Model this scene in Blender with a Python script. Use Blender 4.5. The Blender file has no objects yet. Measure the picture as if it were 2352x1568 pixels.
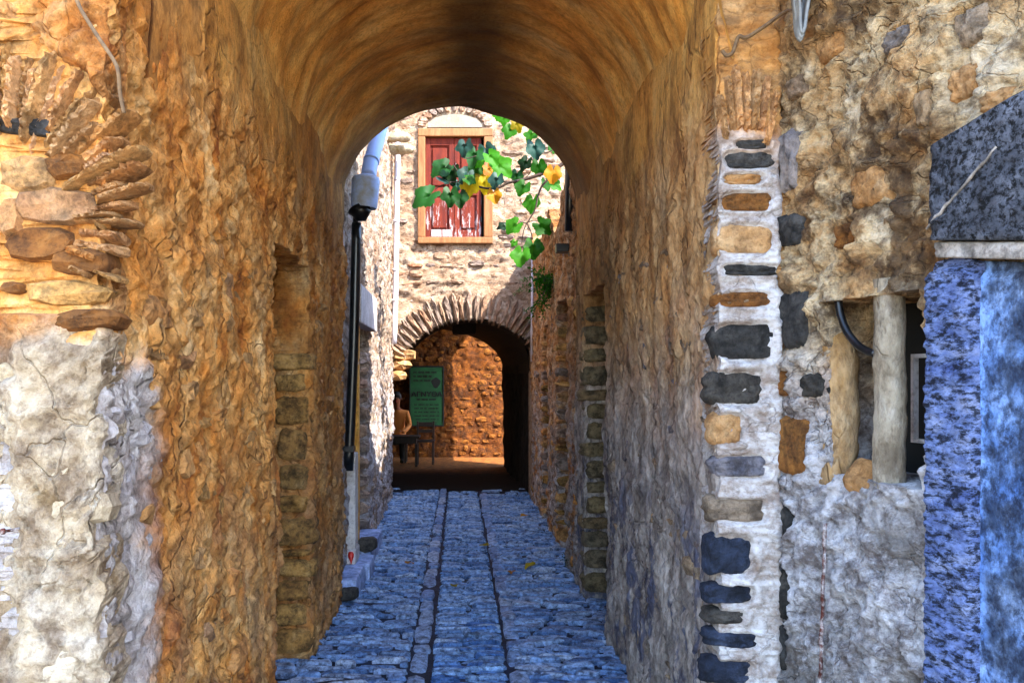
import bpy, math, random
import numpy as np
from mathutils import Vector, Matrix

R = math.radians
random.seed(7)
SC = bpy.context.scene
COL = SC.collection

# ------------------------------------------------------------------ camera, sky, sun, exposure
S_PX, CX, CY, EYE = 1900.0, 1055.0, 873.0, 1.55      # survey scale used to measure the alley
cam_d = bpy.data.cameras.new('camera')
cam_d.sensor_width = 36.0
cam_d.lens = 36.0 * S_PX / 2352.0
cam_d.shift_x = (1176 - CX) / 2352.0
cam_d.shift_y = -(784 - CY) / 2352.0
cam_d.clip_start, cam_d.clip_end = 0.05, 2000
cam = bpy.data.objects.new('camera', cam_d)
cam.location = (0, 0, EYE)
cam.rotation_euler = (R(90), 0, 0)
COL.objects.link(cam)
SC.camera = cam

SUN_DIR = Vector((-0.55, 0.45, -0.74)).normalized()   # direction the light travels
world = bpy.data.worlds.new('World')
SC.world = world
world.use_nodes = True
wn = world.node_tree.nodes
sky = wn.new('ShaderNodeTexSky')
sky.sky_type = 'NISHITA'
sky.sun_disc = False
to_sun = -SUN_DIR
sky.sun_elevation = math.asin(to_sun.z)
sky.sun_rotation = math.atan2(to_sun.x, to_sun.y)
sky.air_density, sky.dust_density, sky.ozone_density = 1.0, 0.6, 1.0
wn['Background'].inputs['Strength'].default_value = 0.15
world.node_tree.links.new(sky.outputs[0], wn['Background'].inputs['Color'])

sd = bpy.data.lights.new('sun', 'SUN')
sd.energy = 2.0
sd.angle = R(0.5)
sd.color = (1.0, 0.93, 0.82)
sun = bpy.data.objects.new('sun', sd)
sun.rotation_euler = SUN_DIR.to_track_quat('-Z', 'Y').to_euler()
sun.location = (6, -6, 12)
COL.objects.link(sun)

SC.view_settings.view_transform = 'Standard'
SC.view_settings.look = 'None'
SC.view_settings.exposure = 3.4
SC.view_settings.gamma = 1.0
SC.view_settings.use_curve_mapping = False
SC.render.engine = 'CYCLES'
SC.cycles.max_bounces = 10
SC.cycles.diffuse_bounces = 7
SC.cycles.use_denoising = True

# ------------------------------------------------------------------ numeric helpers
def P(px, py, d):
    return Vector(((px - CX) * d / S_PX, d, EYE - (py - CY) * d / S_PX))

def XZ(px, py, d):
    p = P(px, py, d)
    return p.x, p.z

def _hash(ix, iy, iz, seed):
    n = (ix.astype(np.int64) * 374761393 + iy.astype(np.int64) * 668265263
         + iz.astype(np.int64) * 1274126177 + seed * 974711) & 0xffffffff
    n = ((n ^ (n >> 13)) * 1274126177) & 0xffffffff
    n = (n ^ (n >> 16)) & 0xffffff
    return n / float(0x7fffff) - 1.0

def noise3(p, seed=0):
    i = np.floor(p).astype(np.int64)
    f = p - i
    f = f * f * f * (f * (f * 6 - 15) + 10)
    r = 0
    for dx in (0, 1):
        wx = f[:, 0] if dx else 1 - f[:, 0]
        for dy in (0, 1):
            wy = f[:, 1] if dy else 1 - f[:, 1]
            for dz in (0, 1):
                wz = f[:, 2] if dz else 1 - f[:, 2]
                r = r + wx * wy * wz * _hash(i[:, 0] + dx, i[:, 1] + dy, i[:, 2] + dz, seed)
    return r

def fbm(p, scale, octs=4, seed=0, gain=0.5):
    r, a = 0, 1.0
    for k in range(octs):
        r = r + a * noise3(p * scale + 17.3 * k, seed + k)
        scale *= 2.03
        a *= gain
    return r

def ridged(p, scale, octs=3, seed=0):
    r, a = 0, 1.0
    for k in range(octs):
        r = r + a * (1 - 2 * np.abs(noise3(p * scale + 5.1 * k, seed + k)))
        scale *= 2.1
        a *= 0.5
    return r

def lin(h):
    h = h.lstrip('#')
    out = []
    for i in (0, 2, 4):
        c = int(h[i:i + 2], 16) / 255
        out.append(c / 12.92 if c <= 0.04045 else ((c + 0.055) / 1.055) ** 2.4)
    return (*out, 1.0)

# ------------------------------------------------------------------ object helpers
def set_props(o, label=None, cat=None, group=None, kind=None):
    if label: o['label'] = label
    if cat: o['category'] = cat
    if group: o['group'] = group
    if kind: o['kind'] = kind
    return o

def thing(name, label, cat, loc, group=None, kind=None):
    o = bpy.data.objects.new(name, None)
    COL.objects.link(o)
    o.location = loc
    o.empty_display_size = 0.1
    return set_props(o, label, cat, group, kind)

def attach(o, parent):
    if parent is not None:
        o.parent = parent
        o.matrix_parent_inverse = Matrix.Translation(-WORLD_LOC(parent))
    return o

def WORLD_LOC(o):
    # every root and part here is placed without rotation of its parents
    if o.parent is None:
        return Vector(o.location)
    return Vector(o.get('_wl', (0, 0, 0)))

def mesh_obj(name, verts, faces, mat, parent=None, loc=(0, 0, 0), smooth=True, uvs=None):
    me = bpy.data.meshes.new(name)
    v = np.asarray(verts, dtype=np.float64) - np.asarray(loc, dtype=np.float64)
    me.from_pydata(v.tolist(), [], [tuple(f) for f in faces])
    if uvs is not None:
        ul = me.uv_layers.new(name='UVMap')
        idx = np.empty(len(me.loops), dtype=np.int32)
        me.loops.foreach_get('vertex_index', idx)
        ul.data.foreach_set('uv', np.asarray(uvs, dtype=np.float32)[idx].ravel())
    if smooth is True:
        me.polygons.foreach_set('use_smooth', [True] * len(me.polygons))
    elif smooth is not False:
        me.polygons.foreach_set('use_smooth', smooth)
    if mat: me.materials.append(mat)
    me.update()
    o = bpy.data.objects.new(name, me)
    COL.objects.link(o)
    o.location = loc
    if parent is not None:
        attach(o, parent)
        o['_wl'] = tuple(loc)
    return o

class MB:
    """collects boxes, tubes and rings for one mesh"""
    def __init__(self):
        self.v, self.f = [], []
    def add(self, v, f):
        b = len(self.v)
        self.v += [tuple(x) for x in v]
        self.f += [tuple(b + i for i in q) for q in f]
        return self
    def box(self, x0, x1, y0, y1, z0, z1, bevel=0.0, jit=0.0):
        if bevel <= 0:
            c = [(x, y, z) for x in (x0, x1) for y in (y0, y1) for z in (z0, z1)]
            if jit: c = [tuple(a + random.uniform(-jit, jit) for a in p) for p in c]
            return self.add(c, [(0, 1, 3, 2), (4, 6, 7, 5), (0, 4, 5, 1), (2, 3, 7, 6), (0, 2, 6, 4), (1, 5, 7, 3)])
        import bmesh
        bm = bmesh.new()
        bmesh.ops.create_cube(bm, size=1)
        for w in bm.verts:
            w.co = Vector(((x0 + x1) / 2 + w.co.x * (x1 - x0), (y0 + y1) / 2 + w.co.y * (y1 - y0), (z0 + z1) / 2 + w.co.z * (z1 - z0)))
            if jit: w.co += Vector([random.uniform(-jit, jit) for _ in range(3)])
        bmesh.ops.bevel(bm, geom=bm.edges[:], offset=bevel, segments=2, profile=0.6, affect='EDGES')
        bm.verts.index_update()
        self.add([tuple(w.co) for w in bm.verts], [[w.index for w in fa.verts] for fa in bm.faces])
        bm.free()
        return self
    def tube(self, pts, r, seg=10, caps=True):
        pts = [Vector(p) for p in pts]
        rr = r if isinstance(r, (list, tuple)) else [r] * len(pts)
        rings = []
        up = Vector((0.12, 0.31, 0.94)).normalized()
        for i, p in enumerate(pts):
            d = (pts[min(i + 1, len(pts) - 1)] - pts[max(i - 1, 0)]).normalized()
            a = d.cross(up)
            if a.length < 1e-3: a = d.cross(Vector((1, 0, 0)))
            a.normalize()
            b = d.cross(a)
            rings.append([p + (a * math.cos(2 * math.pi * k / seg) + b * math.sin(2 * math.pi * k / seg)) * rr[i] for k in range(seg)])
        base = len(self.v)
        for rg in rings: self.v += [tuple(x) for x in rg]
        for i in range(len(pts) - 1):
            for k in range(seg):
                k2 = (k + 1) % seg
                self.f.append((base + i * seg + k, base + i * seg + k2, base + (i + 1) * seg + k2, base + (i + 1) * seg + k))
        if caps:
            self.f.append(tuple(base + k for k in range(seg))[::-1])
            self.f.append(tuple(base + (len(pts) - 1) * seg + k for k in range(seg)))
        return self
    def build(self, name, mat, parent=None, loc=(0, 0, 0), smooth=False):
        return mesh_obj(name, self.v, self.f, mat, parent, loc, smooth)

def smooth_path(pts, n=6):
    pts = [Vector(p) for p in pts]
    out = []
    for i in range(len(pts) - 1):
        p0, p1, p2, p3 = pts[max(i - 1, 0)], pts[i], pts[i + 1], pts[min(i + 2, len(pts) - 1)]
        for k in range(n):
            t = k / n
            out.append(0.5 * ((2 * p1) + (p2 - p0) * t + (2 * p0 - 5 * p1 + 4 * p2 - p3) * t * t + (3 * p1 - p0 - 3 * p2 + p3) * t ** 3))
    out.append(pts[-1])
    return out

# ------------------------------------------------------------------ materials
class NT:
    def __init__(self, name):
        self.m = bpy.data.materials.new(name)
        self.m.use_nodes = True
        self.t = self.m.node_tree
        self.n = self.t.nodes
        self.bsdf = self.n['Principled BSDF']
    def new(self, t, **kw):
        x = self.n.new('ShaderNode' + t)
        for k, v in kw.items(): setattr(x, k, v)
        return x
    def l(self, a, b): self.t.links.new(a, b)
    def math(self, op, a, b=None, clamp=False):
        x = self.new('Math', operation=op)
        x.use_clamp = clamp
        for i, q in enumerate((a, b)):
            if q is None: continue
            if isinstance(q, (int, float)): x.inputs[i].default_value = q
            else: self.l(q, x.inputs[i])
        return x.outputs[0]
    def noise(self, vec, scale, detail=4, rough=0.55, dist=0.0):
        x = self.new('TexNoise')
        x.inputs['Scale'].default_value = scale
        x.inputs['Detail'].default_value = detail
        x.inputs['Roughness'].default_value = rough
        x.inputs['Distortion'].default_value = dist
        self.l(vec, x.inputs['Vector'])
        return x.outputs[0]
    def ramp(self, fac, stops):
        x = self.new('ValToRGB')
        e = x.color_ramp.elements
        while len(e) < len(stops): e.new(0.5)
        for el, (p, c) in zip(e, stops):
            el.position = p
            el.color = c if isinstance(c, tuple) else (c, c, c, 1)
        self.l(fac, x.inputs[0])
        return x.outputs[0]
    def mix(self, fac, a, b, mode='MIX'):
        x = self.new('Mix', data_type='RGBA', blend_type=mode)
        for s, q in ((x.inputs[0], fac), (x.inputs[6], a), (x.inputs[7], b)):
            if isinstance(q, (int, float)): s.default_value = q
            elif isinstance(q, tuple): s.default_value = q
            else: self.l(q, s)
        return x.outputs[2]
    def scaled(self, vec, s):
        x = self.new('Mapping')
        x.inputs['Scale'].default_value = s
        self.l(vec, x.inputs['Vector'])
        return x.outputs[0]

def smoothmask(nt, val, lo, hi):
    x = nt.new('MapRange', interpolation_type='SMOOTHSTEP')
    x.inputs['From Min'].default_value = lo
    x.inputs['From Max'].default_value = hi
    nt.l(val, x.inputs['Value'])
    return x.outputs[0]

def rock(name, cols, scale=4.0, stretch=(1, 1, 1), dark=None, dark_amt=0.6, dark_scale=7.0, crack=0.0, crack_scale=5.0,
         bump=0.5, dist=0.02, rough=0.9, vary=0.0, vary_cols=None, layers=(), pits=0.0, uv=False, grain=45, swirl=0.15, edge=(0.60, 0.36)):
    """weathered stone or plaster: palette noise + stain noise + cracks + bump; layers paint a second palette in a zone"""
    nt = NT(name)
    if uv:
        tc = nt.new('TexCoord'); pos = tc.outputs['UV']
    else:
        g = nt.new('NewGeometry'); pos = g.outputs['Position']
    vec = nt.scaled(pos, stretch)
    n1 = nt.noise(vec, scale, 8, 0.68, swirl)
    k = len(cols)
    stops = [(0.32 + 0.36 * i / max(k - 1, 1), lin(c)) for i, c in enumerate(cols)]
    col = nt.ramp(n1, stops)
    if vary_cols:
        oi = nt.new('ObjectInfo')
        vr = nt.new('ValToRGB'); vr.color_ramp.interpolation = 'LINEAR'
        e = vr.color_ramp.elements
        while len(e) < len(vary_cols): e.new(0.5)
        for i, (el, c) in enumerate(zip(e, vary_cols)):
            el.position = i / (len(vary_cols) - 1); el.color = lin(c)
        isl = nt.new('NewGeometry')
        nt.l(nt.math('FRACT', nt.math('ADD', oi.outputs['Random'], isl.outputs['Random Per Island'])), vr.inputs[0])
        col = nt.mix(vary, col, vr.outputs[0])
    g2 = nt.new('NewGeometry')
    sep = nt.new('SeparateXYZ'); nt.l(g2.outputs['Position'], sep.inputs[0])
    wob = nt.noise(g2.outputs['Position'], 3.5, 6, 0.65)
    for L in layers:
        # L = list of (axis, from, to, wobble) multiplied, palette, palette scale
        fac = None
        for (ax, a, b, w) in L['zones']:
            base = sep.outputs[ax]
            off = nt.math('MULTIPLY', nt.math('SUBTRACT', wob, 0.5), w)
            m = smoothmask(nt, nt.math('ADD', base, off), a, b)
            fac = m if fac is None else nt.math('MULTIPLY', fac, m)
        nn = nt.noise(vec, L.get('scale', 5.0), 8, 0.7, swirl)
        cs = L['cols']
        lc = nt.ramp(nn, [(0.32 + 0.36 * i / max(len(cs) - 1, 1), lin(c)) for i, c in enumerate(cs)])
        if 'amt' in L: fac = nt.math('MULTIPLY', fac, L['amt'])
        if 'patch' in L:
            pn = nt.noise(nt.scaled(pos, L['pstretch']) if 'pstretch' in L else vec, L['patch'], 7, 0.7, swirl)
            fac = nt.math('MULTIPLY', fac, smoothmask(nt, pn, L.get('plo', 0.42), L.get('phi', 0.5)))
        col = nt.mix(fac, col, lc)
    n2 = nt.noise(vec, dark_scale, 9, 0.75, swirl)
    if dark:
        f = smoothmask(nt, n2, *edge)
        f = nt.math('MULTIPLY', f, dark_amt)
        col = nt.mix(f, col, lin(dark))
    n3 = nt.noise(vec, grain, 6, 0.7)
    gr = nt.ramp(n3, [(0.32, (0.45, 0.42, 0.40, 1)), (0.5, (0.95, 0.95, 0.95, 1)), (0.7, (1.0, 1.0, 1.0, 1))])
    col = nt.mix(0.8, col, gr, 'MULTIPLY')
    n4 = nt.noise(vec, grain * 2.6, 4, 0.7)
    h = nt.math('ADD', nt.math('ADD', nt.math('MULTIPLY', n2, 0.8), nt.math('MULTIPLY', n3, 0.6)), nt.math('MULTIPLY', n4, 0.25))
    if crack > 0:
        wv = nt.new('TexNoise'); wv.inputs['Scale'].default_value = 3.0; wv.inputs['Detail'].default_value = 4
        nt.l(vec, wv.inputs['Vector'])
        ad = nt.new('VectorMath', operation='MULTIPLY_ADD')
        nt.l(wv.outputs['Color'], ad.inputs[0]); ad.inputs[1].default_value = (0.5, 0.5, 0.5); nt.l(vec, ad.inputs[2])
        vo = nt.new('TexVoronoi', feature='DISTANCE_TO_EDGE'); vo.inputs['Scale'].default_value = crack_scale
        nt.l(ad.outputs[0], vo.inputs['Vector'])
        ck = smoothmask(nt, vo.outputs['Distance'], 0.0, 0.035)
        brk = smoothmask(nt, nt.noise(vec, 2.2, 3), 0.42, 0.55)
        ck = nt.math('SUBTRACT', 1.0, nt.math('MULTIPLY', nt.math('SUBTRACT', 1.0, ck), brk))
        cc = nt.math('MULTIPLY', nt.math('SUBTRACT', 1.0, ck), crack * 0.7)
        col = nt.mix(cc, col, lin('#1c120a'))
        h = nt.math('ADD', h, nt.math('MULTIPLY', ck, 0.35))
    if pits > 0:
        pv = nt.new('TexVoronoi'); pv.inputs['Scale'].default_value = 38
        nt.l(vec, pv.inputs['Vector'])
        pk = smoothmask(nt, pv.outputs['Distance'], 0.05, 0.3)
        h = nt.math('ADD', h, nt.math('MULTIPLY', pk, pits))
    bp = nt.new('Bump')
    bp.inputs['Strength'].default_value = bump
    bp.inputs['Distance'].default_value = dist
    nt.l(h, bp.inputs['Height'])
    nt.l(bp.outputs[0], nt.bsdf.inputs['Normal'])
    nt.l(col, nt.bsdf.inputs['Base Color'])
    nt.bsdf.inputs['Roughness'].default_value = rough
    nt.bsdf.inputs['Specular IOR Level'].default_value = 0.3
    return nt.m

def plain(name, col, rough=0.6, metal=0.0, mott=None, mscale=20, bump=0.15, spec=0.5):
    nt = NT(name)
    tc = nt.new('NewGeometry')
    n = nt.noise(tc.outputs['Position'], mscale, 6, 0.65)
    c = nt.ramp(n, [(0.35, lin(mott or col)), (0.6, lin(col))])
    nt.l(c, nt.bsdf.inputs['Base Color'])
    nt.bsdf.inputs['Roughness'].default_value = rough
    nt.bsdf.inputs['Metallic'].default_value = metal
    nt.bsdf.inputs['Specular IOR Level'].default_value = spec
    bp = nt.new('Bump'); bp.inputs['Strength'].default_value = bump; bp.inputs['Distance'].default_value = 0.01
    nt.l(n, bp.inputs['Height']); nt.l(bp.outputs[0], nt.bsdf.inputs['Normal'])
    return nt.m

OCH = ['#a8581c', '#dc8e3c', '#eeb064', '#f8d094']
WHITE = ['#a8a29e', '#c6c2c2', '#d6d4d6']
M = {}
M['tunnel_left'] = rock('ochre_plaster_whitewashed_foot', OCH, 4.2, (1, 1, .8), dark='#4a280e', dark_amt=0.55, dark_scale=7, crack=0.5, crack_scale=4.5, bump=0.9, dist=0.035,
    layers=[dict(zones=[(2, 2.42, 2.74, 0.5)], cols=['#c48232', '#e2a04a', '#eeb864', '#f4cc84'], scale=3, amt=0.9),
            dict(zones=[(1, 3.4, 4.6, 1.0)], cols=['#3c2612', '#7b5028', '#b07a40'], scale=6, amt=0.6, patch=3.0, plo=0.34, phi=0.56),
            dict(zones=[(2, 1.5, 0.6, 0.8)], cols=['#6e5640', '#a98a68', '#c2a27c'], scale=6, amt=0.75, patch=2.5, plo=0.38, phi=0.6),
            dict(zones=[(1, 2.25, 2.1, 0.35), (2, 1.62, 1.5, 0.5)], cols=WHITE, scale=4, amt=0.95)])
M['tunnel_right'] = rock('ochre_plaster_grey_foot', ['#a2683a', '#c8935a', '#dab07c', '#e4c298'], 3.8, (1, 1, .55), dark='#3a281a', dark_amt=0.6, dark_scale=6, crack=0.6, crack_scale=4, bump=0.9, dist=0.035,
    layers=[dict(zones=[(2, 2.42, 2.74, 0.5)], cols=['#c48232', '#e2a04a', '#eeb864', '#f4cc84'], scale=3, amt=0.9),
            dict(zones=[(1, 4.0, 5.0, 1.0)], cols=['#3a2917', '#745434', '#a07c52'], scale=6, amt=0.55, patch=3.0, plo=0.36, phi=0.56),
            dict(zones=[(2, 2.0, 1.1, 0.9)], cols=['#5a5c68', '#a09a98', '#c4bcb6', '#d4d0d0'], scale=7, amt=0.9),
            dict(zones=[(2, 1.3, 0.7, 0.9)], cols=['#1f2a48', '#3f537f'], scale=5, amt=0.75, patch=5.0, plo=0.5, phi=0.58)])
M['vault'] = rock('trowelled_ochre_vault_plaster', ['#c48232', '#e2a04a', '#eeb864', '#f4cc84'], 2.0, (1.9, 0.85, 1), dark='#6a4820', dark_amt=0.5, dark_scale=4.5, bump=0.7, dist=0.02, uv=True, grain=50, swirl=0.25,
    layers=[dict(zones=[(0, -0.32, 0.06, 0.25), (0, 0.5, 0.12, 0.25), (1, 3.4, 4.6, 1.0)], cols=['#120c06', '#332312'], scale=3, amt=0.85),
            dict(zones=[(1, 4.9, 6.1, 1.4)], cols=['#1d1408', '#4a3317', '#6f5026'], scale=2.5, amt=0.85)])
M['rib'] = rock('smooth_ochre_rib_plaster', ['#a56a2a', '#c98d45', '#d9a35e'], 3.5, (1, 1, 0.8), dark='#5a3717', dark_amt=0.6, dark_scale=9, crack=0.5, crack_scale=3.5, bump=0.7, dist=0.02)
M['left_face'] = rock('whitewashed_rubble_face', ['#a85e26', '#d88e46', '#e8b274', '#efc692'], 4.5, (1, 1, 0.8), dark='#4a2a12', dark_amt=0.7, dark_scale=8, crack=0.12, crack_scale=6, bump=1.0, dist=0.03,
    layers=[dict(zones=[(2, 1.74, 1.60, 0.35)], cols=['#8f7a5a', '#bba88c', '#cfc0a8', '#dad0c0'], scale=5, amt=0.97)])
M['pier'] = rock('whitewashed_pier_mortar', ['#a5692f', '#c99355', '#ddb581'], 5, (1, 1, 1.4), dark='#6b4f34', dark_amt=0.75, dark_scale=7, crack=0.35, crack_scale=7, bump=0.6, dist=0.02,
    layers=[dict(zones=[(2, 2.42, 2.28, 0.3)], cols=['#9c948e', '#c2bebd', '#d2d0d2'], scale=4, amt=0.97)])
M['right_face'] = rock('pale_flaking_plaster', ['#ae7844', '#dcb07a', '#eccfa2', '#f5e2c4'], 5, (1, 1, 1.2), dark='#4b3626', dark_amt=0.85, dark_scale=8, crack=0.2, crack_scale=7, bump=1.0, dist=0.035,
    layers=[dict(zones=[(2, 1.6, 1.9, 0.4)], cols=['#24170e', '#553a22', '#8a6238'], scale=8, amt=0.85, patch=3.4, plo=0.52, phi=0.60, pstretch=(1, 1, .38)),
            dict(zones=[(2, 1.75, 1.35, 0.5)], cols=['#a4a0a2', '#d8d6dc', '#e8e7ee', '#ecebf2'], scale=5, amt=0.95),
            dict(zones=[(2, 1.25, 1.0, 0.5)], cols=['#3a342e', '#6e655c', '#958e86'], scale=7, amt=0.8, patch=4.0, plo=0.50, phi=0.60)])
M['facade'] = rock('pale_ochre_pointing', ['#8f7058', '#b0937a', '#c2aa92', '#cdb9a6'], 4, (1, 1, 1.6), dark='#6b4a2c', dark_amt=0.6, dark_scale=9, crack=0.6, crack_scale=6, bump=1.0, dist=0.04)
M['court'] = rock('rough_pale_court_plaster', ['#8c6448', '#ac9078', '#bfae9e', '#cac2ba'], 4.5, (1, 1, 1.5), dark='#4f3826', dark_amt=0.8, dark_scale=8, crack=0.5, crack_scale=6, bump=1.0, dist=0.04,
    layers=[dict(zones=[(2, 2.2, 0.6, 1.2)], cols=['#79706a', '#cfd2e2', '#e6e9f6'], scale=6, amt=0.8, patch=3, plo=0.42, phi=0.52)])
M['court_right'] = rock('rough_orange_court_plaster', ['#a0602c', '#c98a50', '#dcb184', '#e5cdb0'], 4.5, (1, 1, 1.5), dark='#4a311c', dark_amt=0.8, dark_scale=8, crack=0.5, crack_scale=6, bump=1.0, dist=0.04,
    layers=[dict(zones=[(2, 2.0, 0.6, 1.2)], cols=['#6f6a60', '#b9b8ba', '#dcdfea'], scale=6, amt=0.85, patch=3, plo=0.42, phi=0.52)])
M['passage'] = rock('painted_shade_passage_plaster', ['#120d08', '#1d140b', '#2a1b0d'], 4, dark='#060403', bump=0.8, dist=0.03)  # near-black base colour stands in for the passage's shade
M['back'] = rock('deep_orange_mortar', ['#3c1c05', '#6e3a08', '#8f5210'], 5, dark='#2c1604', dark_amt=0.8, dark_scale=7, crack=0.6, crack_scale=5, bump=1.0, dist=0.03)
M['mass'] = rock('plain_masonry', ['#8a6a45', '#b18f66', '#c7a981'], 2, dark='#4a3522', bump=0.6, dist=0.03)
M['bed'] = rock('dark_blue_paving_bed', ['#0d1322', '#1c2740', '#2c3b5c'], 9, dark='#05070d', dark_amt=0.7, bump=0.8, dist=0.02, rough=0.7)
M['ground'] = rock('packed_earth_ground', ['#c0a078', '#d6ba90', '#e2cba4'], 2, dark='#3d3226', bump=0.4)
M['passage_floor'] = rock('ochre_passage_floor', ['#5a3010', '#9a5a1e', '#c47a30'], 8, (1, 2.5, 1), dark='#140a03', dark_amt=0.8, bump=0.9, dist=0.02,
    layers=[dict(zones=[(1, 14.6, 13.6, .8)], cols=['#040302', '#0a0705', '#120c07'], scale=6)])  # shade of the covered passage painted in as a black front part

def stone_mat(name, cols, vary_cols, vary=0.6, dark='#20160e', dark_amt=0.7, bump=0.9, rough=0.88, sc=9, dsc=13, grain=70, dist=0.02):
    return rock(name, cols, sc, dark=dark, dark_amt=dark_amt, dark_scale=dsc, bump=bump, dist=dist, vary=vary, vary_cols=vary_cols, rough=rough, grain=grain)
M['s_left'] = stone_mat('ochre_rubble_stone', ['#a2682f', '#d0974f', '#e8bd82'], ['#c87c38', '#dcb078', '#a88058', '#e6b266', '#94786a', '#d8924a'])
M['s_right'] = stone_mat('grey_rubble_stone', ['#6a625c', '#a0917f', '#c4ab8a'], ['#6d7488', '#b09980', '#85705c', '#c09a6c', '#4d5c80', '#a89c92'])
M['s_dark'] = stone_mat('dark_quoin_stone', ['#141312', '#3a3835', '#6a655f'], ['#201f1e', '#4c4a4a', '#302e2c', '#5d564e'], 0.5, dark='#050506', dark_amt=0.85)
M['s_blue'] = stone_mat('blue_black_quoin_stone', ['#0f1420', '#2a3348', '#56617c'], ['#1a2232', '#3c4860'], 0.4, dark='#05070d', dark_amt=0.8)
M['s_brown'] = stone_mat('brown_quoin_stone', ['#4a2c12', '#8a5522', '#b27a3a'], ['#7a4a1d', '#9a6a35'], 0.35, dark='#1c0f06', dark_amt=0.7)
M['s_tan'] = stone_mat('tan_quoin_stone', ['#a06a34', '#c79560', '#d9b88c'], ['#c08a50', '#cfa878'], 0.3, dark='#5a3d22', dark_amt=0.6)
M['s_fac'] = stone_mat('facade_rubble_stone', ['#86604a', '#a88a74', '#c0a890'], ['#a87858', '#958a80', '#6f6c70', '#b8987c', '#a8623a', '#b3a290', '#595b64'], 0.6, dark='#4a3320', dark_amt=0.8)
M['s_vous'] = stone_mat('arch_stone', ['#7a5e4c', '#a48a74', '#bca692'], ['#9c7c66', '#7a7270', '#b08a6c', '#8f6448'], 0.6, dark='#33241a')
M['s_peach'] = stone_mat('peach_arch_stone', ['#b87840', '#e2aa70', '#f2c996'], ['#d89a5c', '#efc08a', '#c98a58', '#f0cfa6'], 0.5, dark='#5a3418', dark_amt=.7)
M['s_court'] = stone_mat('court_rubble_stone', ['#86604a', '#a98c78', '#bfb0a0'], ['#a0684a', '#8c8684', '#b09480', '#5f5854', '#b8b4b8', '#ac7658'], 0.65, dark='#33241a')
M['s_back'] = stone_mat('deep_orange_rubble', ['#4a2407', '#7c460c', '#9c5e18'], ['#8a5012', '#5e320a', '#985f1e', '#6e3e0b'], 0.5, dark='#241104')
M['s_jamb'] = stone_mat('mossy_jamb_stone', ['#7a5526', '#b38746', '#d6b078'], ['#8a6430', '#c09a5c', '#a87840', '#6f5a3c'], 0.5, dark='#1c130a', dark_amt=0.8)
M['s_jamb_dark'] = stone_mat('dark_mossy_jamb_stone', ['#4a4030', '#7c6c50', '#a08c68'], ['#5c523c', '#8a7a58', '#6d6a62', '#9c7a4c'], 0.5, dark='#12100b', dark_amt=0.8)
M['pave'] = stone_mat('blue_slate_paver', ['#305286', '#7ca4da', '#b8d2f4'], ['#34568a', '#82a8de', '#b8d0f2', '#648ac4', '#d6e0ee', '#466a9e'], 0.6, dark='#0b1226', dark_amt=0.85, rough=0.42, sc=16, dsc=24, bump=1.0, dist=.015)
M['pave_dark'] = stone_mat('dark_slate_edge_paver', ['#1a3664', '#5c8acc', '#a0c6f2'], ['#224678', '#5c8ad0', '#a0c6f0', '#8ca0b8'], 0.6, dark='#070c1a', dark_amt=0.85, rough=0.4, sc=16, dsc=22)

def wallstone_hewn(name, cols, dark, stretch, bump, dscale=28, amt=0.9):
    return rock(name, cols, 9, stretch, dark=dark, dark_amt=amt, dark_scale=dscale, bump=bump, dist=0.02, rough=0.7, grain=80, edge=(0.56, 0.42))

M['iron'] = plain('black_iron', '#0c0d10', 0.35, 0.2, '#191b20', 30)
M['pipe_black'] = plain('black_plastic_pipe', '#0e1114', 0.3, 0.0, '#181c20', 12)
M['pipe_blue'] = plain('pale_blue_zinc', '#8fb0f0', 0.45, 0.0, '#9dbaf4', 6)
M['pipe_grey'] = plain('weathered_grey_pipe', '#c9c8d6', 0.55, 0.0, '#a99a96', 7)
M['bucket'] = plain('weathered_blue_grey_paint', '#9db8ee', 0.6, 0.0, '#8f959c', 9)
M['wood_pale'] = rock('pale_pine_frame_wood', ['#6e4626', '#8c6038', '#9c7048'], 3, (6, 6, 0.8), dark='#6b3a14', dark_amt=0.5, dark_scale=5, bump=0.3, dist=0.01, rough=0.6)
M['red'] = rock('peeling_red_paint', ['#4c1004', '#621a06', '#70240a'], 3, (3, 3, 0.6), dark='#4a0d04', dark_amt=0.4, dark_scale=6, bump=0.3, dist=0.008, rough=0.8,
    layers=[dict(zones=[(2, 4.05, 3.55, 0.5)], cols=['#6d5a58', '#b3a5a6', '#c9bfc2'], scale=9, amt=0.95, patch=7, plo=0.53, phi=0.57)])
M['peel'] = rock('bare_grey_wood', ['#7d6a68', '#b3a5a6', '#cfc6c8'], 6, (4, 4, 0.7), dark='#5a120a', dark_amt=0.7, dark_scale=8, bump=0.3, rough=0.7)
def leaf_mat(name, a, b, trans=0.4):
    nt = NT(name)
    g = nt.new('NewGeometry'); oi = nt.new('ObjectInfo')
    n = nt.noise(g.outputs['Position'], 18, 4, 0.6)
    v = nt.math('ADD', nt.math('MULTIPLY', n, 0.6), nt.math('MULTIPLY', oi.outputs['Random'], 0.4))
    c = nt.ramp(v, [(0.3, lin(a)), (0.7, lin(b))])
    nt.l(c, nt.bsdf.inputs['Base Color'])
    nt.bsdf.inputs['Roughness'].default_value = 0.55
    nt.bsdf.inputs['Specular IOR Level'].default_value = 0.25
    tr = nt.new('BsdfTranslucent'); nt.l(c, tr.inputs[0])
    mx = nt.new('MixShader'); mx.inputs[0].default_value = trans
    nt.l(nt.bsdf.outputs[0], mx.inputs[1]); nt.l(tr.outputs[0], mx.inputs[2])
    nt.l(mx.outputs[0], nt.n['Material Output'].inputs[0])
    return nt.m
M['leaf_g'] = leaf_mat('green_leaf', '#1c520a', '#418c18', .6)
M['leaf_d'] = leaf_mat('dark_green_leaf', '#062208', '#144a12', 0.3)
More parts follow.
